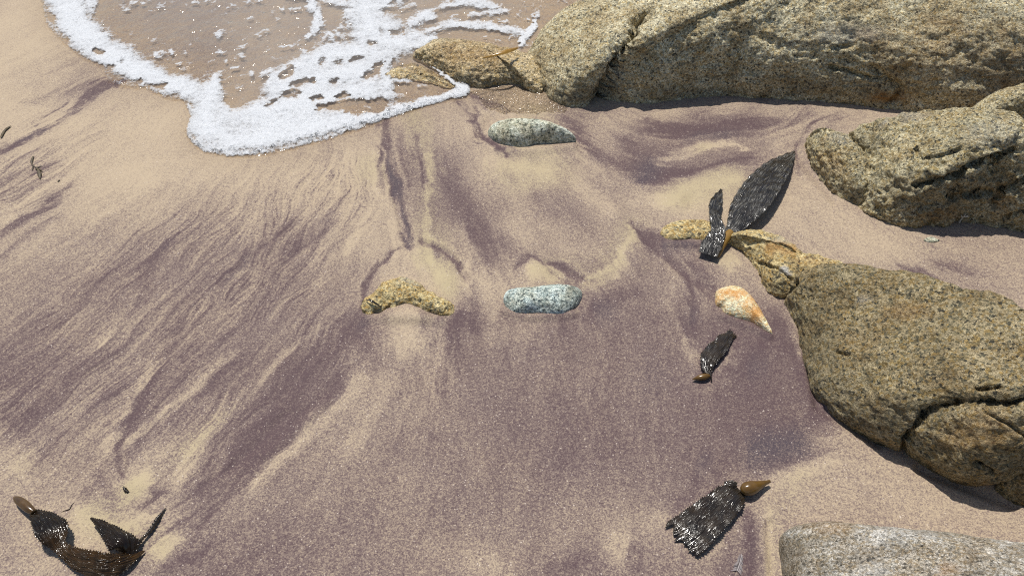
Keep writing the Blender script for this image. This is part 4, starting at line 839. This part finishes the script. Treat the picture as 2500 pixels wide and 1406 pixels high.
def blade(pts, widths, roll=None, nl=340, nw=44, wrinkle=.0014, lam=(.030, .0055), ruffle=.002, spikes=.0035, spike_len=.007, seed=0, cup=0.0, ragged=0.0, skew=None, lift=0.004):
    """kelp blade: spine points (photo x, y, height), widths in photo px there, roll in degrees"""
    sp = spine(pts, lift)
    wid = np.array([w / px_m(p[0], p[1]) for w, p in zip(widths, pts)])
    S = catmull(sp, nl); t = np.linspace(0, len(pts) - 1, nl)
    Wd = np.maximum(catmull(np.stack([wid, wid * 0, wid * 0], 1), nl)[:, 0], .0006)
    Rl = np.radians(np.interp(t, np.arange(len(pts)), roll if roll is not None else [0] * len(pts)))
    T = np.gradient(S, axis=0); T /= np.linalg.norm(T, axis=1, keepdims=True)
    up = np.array([0, 0, 1.0]); side = np.cross(T, up); side /= np.linalg.norm(side, axis=1, keepdims=True) + 1e-9
    nrm = np.cross(side, T)
    B = side * np.cos(Rl)[:, None] + nrm * np.sin(Rl)[:, None]; Nn = np.cross(B, T)
    arc = np.concatenate([[0], np.cumsum(np.linalg.norm(np.diff(S, axis=0), axis=1))])
    vv = np.linspace(-1, 1, nw)
    A = np.repeat(arc[:, None], nw, 1); off = vv[None] * Wd[:, None] / 2
    # little spines along both margins
    saw = ((arc / spike_len + seed * .37) % 1.0); sawb = ((arc / spike_len * 1.07 + .4) % 1.0)
    rag = .3 * ragged * (fbm2(arc * 60, arc * 0 + seed, 3, seed) * 2)
    edgeL = spikes * (1 - saw) ** 2; edgeR = spikes * (1 - sawb) ** 2
    amp_e = np.abs(vv) ** 6
    off = off + np.where(vv[None] > 0, 1, -1) * amp_e[None] * (np.where(vv[None] > 0, edgeR[:, None], edgeL[:, None]) * np.minimum(Wd / .02, 1)[:, None]) + np.where(vv[None] > 0, 1, -1) * amp_e[None] * rag[:, None]
    if skew is not None: A2 = skew * vv[None] ** 2
    w1 = fbm2(A / (lam[0] * 2.2) + fbm2(A * 25, off * 40, 2, seed + 4), off / (lam[1] * .95) + 3.6 * fbm2(A * 22, off * 34, 2, seed + 2), 2, seed + 1)
    rid = (1 - np.abs(w1) * 5.0); rid = np.clip(rid, -.6, 1)
    ruf = ruffle * np.sin(A * 2 * math.pi / .045 + seed + vv[None] * 2) * (np.abs(vv[None]) ** 2) + ruffle * 1.2 * fbm2(A * 30, off * 30, 2, seed + 7)
    hgt = (wrinkle * rid + ruf) * np.minimum(Wd / .02, 1)[:, None] + cup * (vv[None] ** 2 - .4) * Wd[:, None]
    Vt = S[:, None] + B[:, None] * off[..., None] + Nn[:, None] * hgt[..., None]
    if ragged:                                       # torn end
        end = ragged * 3.5 * fbm2(vv * 7, vv * 0 + seed, 3, seed + 5); k = smooth01((np.arange(nl) - nl * .93) / (nl * .07))
        Vt = Vt + T[:, None] * (k[:, None] * end[None])[..., None]
    global BLADE_UV; BLADE_UV = np.stack([A, off, A * 0 + seed, A * 0 + 1], -1).reshape(-1, 4)
    return Vt

def blade_obj(name, Vt, mat, parent, origin, thick=.0012):
    nl, nw = Vt.shape[:2]
    du = np.gradient(Vt, axis=0); dv = np.gradient(Vt, axis=1); nn = np.cross(du, dv); nn /= np.linalg.norm(nn, axis=-1, keepdims=True) + 1e-12
    if nn[..., 2].mean() < 0: nn = -nn
    top = Vt.reshape(-1, 3); bot = (Vt - nn * thick).reshape(-1, 3); n = nl * nw
    q = grid_quads(nl, nw); qb = q[:, ::-1] + n
    ed = []
    L = np.arange(nl) * nw; R_ = L + nw - 1
    for a in (L, R_): ed.append(np.stack([a[:-1], a[1:], a[1:] + n, a[:-1] + n], 1))
    C0 = np.arange(nw); C1 = C0 + (nl - 1) * nw
    for a in (C0, C1): ed.append(np.stack([a[:-1], a[1:], a[1:] + n, a[:-1] + n], 1))
    me = mesh_np(name, np.vstack([top, bot]) - np.array(origin), np.vstack([q, qb] + ed))
    add_attr(me, 'along', np.vstack([BLADE_UV, BLADE_UV]))
    return obj(name, me, mat, parent)

def tube_obj(name, pts, radii, mat, parent, origin, n=48, seg=20, flat=1.0, lift=0.0, world=False, beads=0.0):
    S = catmull(pts if world else spine(pts, lift), n); R = catmull(np.stack([radii, np.zeros(len(radii)), np.zeros(len(radii))], 1), n)[:, 0]; R = np.maximum(R, .0004)
    R[0] *= .2; R[-1] *= .2
    if beads: R = R * (1 + beads * np.sin(np.arange(n) * .9) + beads * 1.5 * fbm2(np.arange(n) * .35, np.arange(n) * 0.0, 2, 5))
    T = np.gradient(S, axis=0); T /= np.linalg.norm(T, axis=1, keepdims=True)
    side = np.cross(T, [0, 0, 1.0]); side /= np.linalg.norm(side, axis=1, keepdims=True) + 1e-9; nrm = np.cross(side, T)
    th = np.linspace(0, 2 * math.pi, seg, endpoint=False)
    Vt = S[:, None] + (side[:, None] * np.cos(th)[None, :, None] + nrm[:, None] * (np.sin(th) * flat)[None, :, None]) * R[:, None, None]
    i = np.arange(n - 1)[:, None] * seg + np.arange(seg)[None]; j = np.arange(n - 1)[:, None] * seg + (np.arange(seg)[None] + 1) % seg
    q = np.stack([i, j, j + seg, i + seg], -1).reshape(-1, 4)
    me = mesh_np(name, Vt.reshape(-1, 3) - np.array(origin), q)
    return obj(name, me, mat, parent)

def org(px, py):
    p = at(px, py); p[2] = sand_z(p[0], p[1]); return p

# biggest blade with its ochre bladder
o = org(1770, 590); k = empty("kelp_frond", o, "biggest black leaf-shaped kelp blade with an ochre bladder, beside the right-hand rocks", "kelp")
blade_obj("blade", blade([(1778, 572, .022), (1800, 545, .030), (1828, 502, .036), (1862, 450, .036), (1898, 408, .028), (1924, 384, .014), (1941, 366, .004)], [18, 48, 84, 86, 62, 30, 3], roll=[0, 8, 14, 12, 6, 0, 0], seed=2, wrinkle=.0011, lam=(.034, .0062), ruffle=.002, cup=-.05, nl=420, nw=84), K_SHEEN, k, o)
tube_obj("bladder", [(1784, 566, .022), (1772, 582, .020), (1762, 602, .012), (1757, 618, .006), (1754, 628, .002)], [.011, .0145, .011, .0065, .003], K_OCHRE, k, o, lift=.006)
# narrow strip beside it
o = org(1740, 590); k = empty("kelp_strip", o, "narrow dark kelp strip lying left of the biggest blade", "kelp")
blade_obj("blade", blade([(1728, 622, .004), (1738, 596, .012), (1752, 566, .026), (1748, 540, .030), (1742, 518, .022), (1748, 494, .016), (1761, 464, .004)], [44, 46, 34, 24, 20, 26, 4], roll=[0, 5, 18, 30, 10, 0, 0], seed=5, wrinkle=.0011, lam=(.03, .005), ragged=.004, nl=300, nw=36, lift=.018), K_SHEEN, k, o)
# small one below the orange stone
o = org(1735, 900); k = empty("kelp_frond", o, "small dark ribbed kelp frond with a bladder, below the cream and orange stone", "kelp")
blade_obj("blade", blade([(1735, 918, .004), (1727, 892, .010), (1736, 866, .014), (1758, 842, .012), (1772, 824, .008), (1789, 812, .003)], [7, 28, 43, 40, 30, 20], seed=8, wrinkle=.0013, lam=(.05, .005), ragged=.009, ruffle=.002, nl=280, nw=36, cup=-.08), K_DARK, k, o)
tube_obj("bladder", [(1733, 916, .006), (1722, 918, .006), (1708, 921, .005), (1690, 925, .002)], [.004, .0085, .0075, .001], K_BLADDER, k, o, lift=.006)
tube_obj("stipe", [(1733, 910, .006), (1736, 920, .004), (1738, 931, .001)], [.003, .0022, .0012], K_BROWN, k, o, lift=.004, n=20, seg=10)
# lower right frond
o = org(1760, 1250); k = empty("kelp_frond", o, "torn black kelp blade with a shiny brown bladder, near the grey banded boulder", "kelp")
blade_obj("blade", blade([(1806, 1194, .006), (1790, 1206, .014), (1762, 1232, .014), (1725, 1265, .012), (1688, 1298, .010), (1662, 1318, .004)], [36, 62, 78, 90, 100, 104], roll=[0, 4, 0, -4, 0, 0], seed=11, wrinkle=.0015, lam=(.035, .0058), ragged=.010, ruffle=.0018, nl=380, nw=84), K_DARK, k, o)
blade_obj("torn_flap", blade([(1800, 1184, .012), (1786, 1179, .014), (1768, 1180, .010)], [14, 16, 8], seed=13, wrinkle=.002, ragged=.004, nl=80, nw=16), K_DARK, k, o)
tube_obj("bladder", [(1808, 1196, .010), (1818, 1194, .012), (1834, 1190, .012), (1854, 1183, .010), (1870, 1177, .009), (1881, 1173, .008)], [.006, .0145, .0165, .0105, .0055, .0036], K_BLADDER, k, o, lift=.008)
# bottom left, twisted
o = org(190, 1360); k = empty("kelp_frond", o, "large twisted brown kelp blade with a stubby bladder, in the bottom left corner", "kelp")
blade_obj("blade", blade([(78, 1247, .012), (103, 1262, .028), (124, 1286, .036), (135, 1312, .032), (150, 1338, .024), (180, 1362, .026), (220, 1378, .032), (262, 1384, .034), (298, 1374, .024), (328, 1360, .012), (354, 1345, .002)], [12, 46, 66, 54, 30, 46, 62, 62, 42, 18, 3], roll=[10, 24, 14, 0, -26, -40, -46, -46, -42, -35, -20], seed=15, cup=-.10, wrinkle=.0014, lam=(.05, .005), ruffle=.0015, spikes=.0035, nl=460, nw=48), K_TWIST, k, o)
tube_obj("bladder", [(84, 1250, .016), (72, 1242, .016), (58, 1230, .012), (44, 1220, .008), (35, 1214, .004)], [.006, .0095, .0105, .0085, .003], K_BROWNB, k, o, lift=.008)
o = org(305, 1320); k = empty("kelp_frond", o, "smaller curled kelp piece with a thin stringy tail, standing inside the twisted blade", "kelp")
blade_obj("blade", blade([(222, 1264, .020), (246, 1278, .030), (276, 1300, .040), (300, 1322, .040), (306, 1345, .022), (298, 1366, .006)], [5, 20, 44, 60, 50, 34], roll=[0, 10, 20, 25, 20, 10], seed=18, wrinkle=.0010, lam=(.03, .005), cup=-.25, nl=280, nw=40), K_BROWN, k, o)
tube_obj("tail", [(318, 1350, .006), (335, 1328, .010), (350, 1312, .008), (368, 1294, .005), (382, 1272, .004), (394, 1254, .002), (406, 1238, .0005)], [.008, .007, .0032, .0050, .0052, .0032, .0006], K_DARK, k, o, lift=.003, n=120, seg=12, beads=.22)
# golden sliver on the wet rock
_p = [(1178, 143), (1205, 136), (1235, 127), (1264, 118)]
_s = [at(x, y, z) for (x, y), z in zip(_p, (.112, .124, .130, .118))]; o = at(1220, 132, .118)
S_ = catmull(_s, 60); wd = np.interp(np.arange(60), [0, 20, 45, 59], [.006, .014, .022, .010])
sd_ = np.array([-.2, .8, .35]); vv_ = np.linspace(-.5, .5, 8)
obj("kelp_scrap", mesh_np("kelp_scrap", (S_[:, None] + (wd[:, None] * vv_[None])[..., None] * sd_ + np.array([0, 0, 1.0]) * (.003 * np.cos(vv_ * 3))[None, :, None]).reshape(-1, 3) - o, grid_quads(60, 8)), K_GOLD, None, "golden brown sliver of kelp on the low wet rock", "kelp", loc=o)
# little olive sprigs far left
o = org(88, 410); k = empty("seaweed_sprig", o, "small branching olive seaweed sprig on bare sand at the left", "seaweed")
tube_obj("stem", [(81, 381), (77, 393), (78, 401), (86, 408), (92, 413), (96, 425), (97, 437)], [.003, .0045, .002, .0022, .003, .007, .001], K_DRY, k, o, lift=.003, n=60, seg=8, flat=.5)
for br in ([(88, 409), (95, 407), (102, 404)], [(80, 405), (79, 411), (78, 416)], [(93, 413), (98, 414), (103, 418)], [(90, 411), (88, 414), (86, 415)]):
    tube_obj("branch", br, [.002, .0025, .001], K_DRY, k, o, lift=.003, n=16, seg=6, flat=.6)
o = org(12, 322)
k = tube_obj("seaweed_scrap", [(2, 337), (6, 328), (11, 320), (18, 313), (27, 307)], [.003, .005, .0045, .005, .0015], K_DRY, None, o, lift=.004, n=40, seg=10, flat=.5); k.location = o
k["label"] = "short bent olive seaweed scrap at the left edge above the sprig"; k["category"] = "seaweed"
o = org(144, 443); k = tube_obj("seaweed_fleck", [(140, 444), (144, 442), (147, 440)], [.001, .003, .001], K_DRY, None, o, lift=.002, n=12, seg=6, flat=.6); k.location = o
k["label"] = "tiny dark fleck of seaweed right of the sprig"; k["category"] = "seaweed"
o = at(912, 740, .02); k = tube_obj("seaweed_strip", [at(893, 732, .030), at(906, 734, .038), at(918, 741, .030), at(933, 752, .014)], [.0015, .003, .0035, .001], K_DARK, None, o, n=40, seg=8, flat=.5, world=True); k.location = o
k["label"] = "thin dark seaweed strip bent over the yellow crescent stone"; k["category"] = "seaweed"
o = org(308, 1196); k = tube_obj("kelp_fragment", [(301, 1188), (305, 1193), (308, 1198), (313, 1201), (317, 1200)], [.0010, .0030, .0040, .0030, .0008], K_BROWN, None, o, lift=.002, n=30, seg=8, flat=.7, beads=.3); k.location = o
k["label"] = "crumb of brown kelp on pale sand above the curled frond"; k["category"] = "seaweed"
o = org(165, 1240); k = tube_obj("sand_crack_strand", [(150, 1250), (160, 1246), (170, 1243), (176, 1232), (182, 1226)], [.0004, .0012, .0016, .0009, .0004], K_BROWN, None, o, lift=.0005, n=40, seg=6); k.location = o  # strand added as the dark line of a crack in the sand
k["label"] = "hair-thin dark strand added to stand for a sand crack, just right of the twisted blade's top"; k["category"] = "seaweed"
# twig and barnacles at the foot of the knobbly boulder
mt, nt, b = new_mat("bleached_shell"); b.inputs["Base Color"].default_value = (.55, .50, .40, 1); b.inputs["Roughness"].default_value = .7
o = org(2343, 540); k = empty("dry_sprig", o, "tiny bleached sprig standing at the foot of the knobbly boulder", "twig")
pb = at(2341, 545, 0)
tube_obj("stem", [pb, pb + [0, 0, .015], pb + [.004, 0, .03]], [.003, .0025, .002], mt, k, o, n=16, seg=8, world=True)
for dx, dz in ((-.008, .036), (.004, .042), (.014, .036), (.020, .030)):
    tube_obj("branch", [pb + [.003, 0, .026], pb + [dx * .6, -.002, .03], pb + [dx, -.002, dz]], [.002, .0022, .001], mt, k, o, n=12, seg=6, world=True)
# feather
mf, nt, b = new_mat("feather_white"); b.inputs["Base Color"].default_value = (.42, .38, .37, 1); b.inputs["Roughness"].default_value = .8
o = org(1806, 1372); k = empty("feather", o, "small pale downy feather on the dark sand left of the grey boulder", "feather")
pa = np.array(spine([(1800, 1393)], .003)[0]); pc = np.array(spine([(1811, 1350)], .004)[0])
tube_obj("shaft", [pa, (pa + pc) / 2 + [.001, 0, .002], pc], [.0009, .0008, .0004], mf, k, o, n=20, seg=6, world=True)
axis = (pc - pa) / np.linalg.norm(pc - pa); sdv = np.cross(axis, [0, 0, 1])
for i in range(15):
    f = .05 + .85 * i / 14; p0 = pa + (pc - pa) * f; L_ = .014 * (1 - f * .7)
    for sg in (-1, 1):
        e = p0 + sdv * sg * L_ * _r.uniform(.75, 1.1) - axis * L_ * .55 + np.array([0, 0, .001])
        tube_obj("barb", [p0, (p0 + e) / 2 + [0, 0, .0015], e], [.0006, .0007, .0003], mf, k, o, n=6, seg=4, world=True)
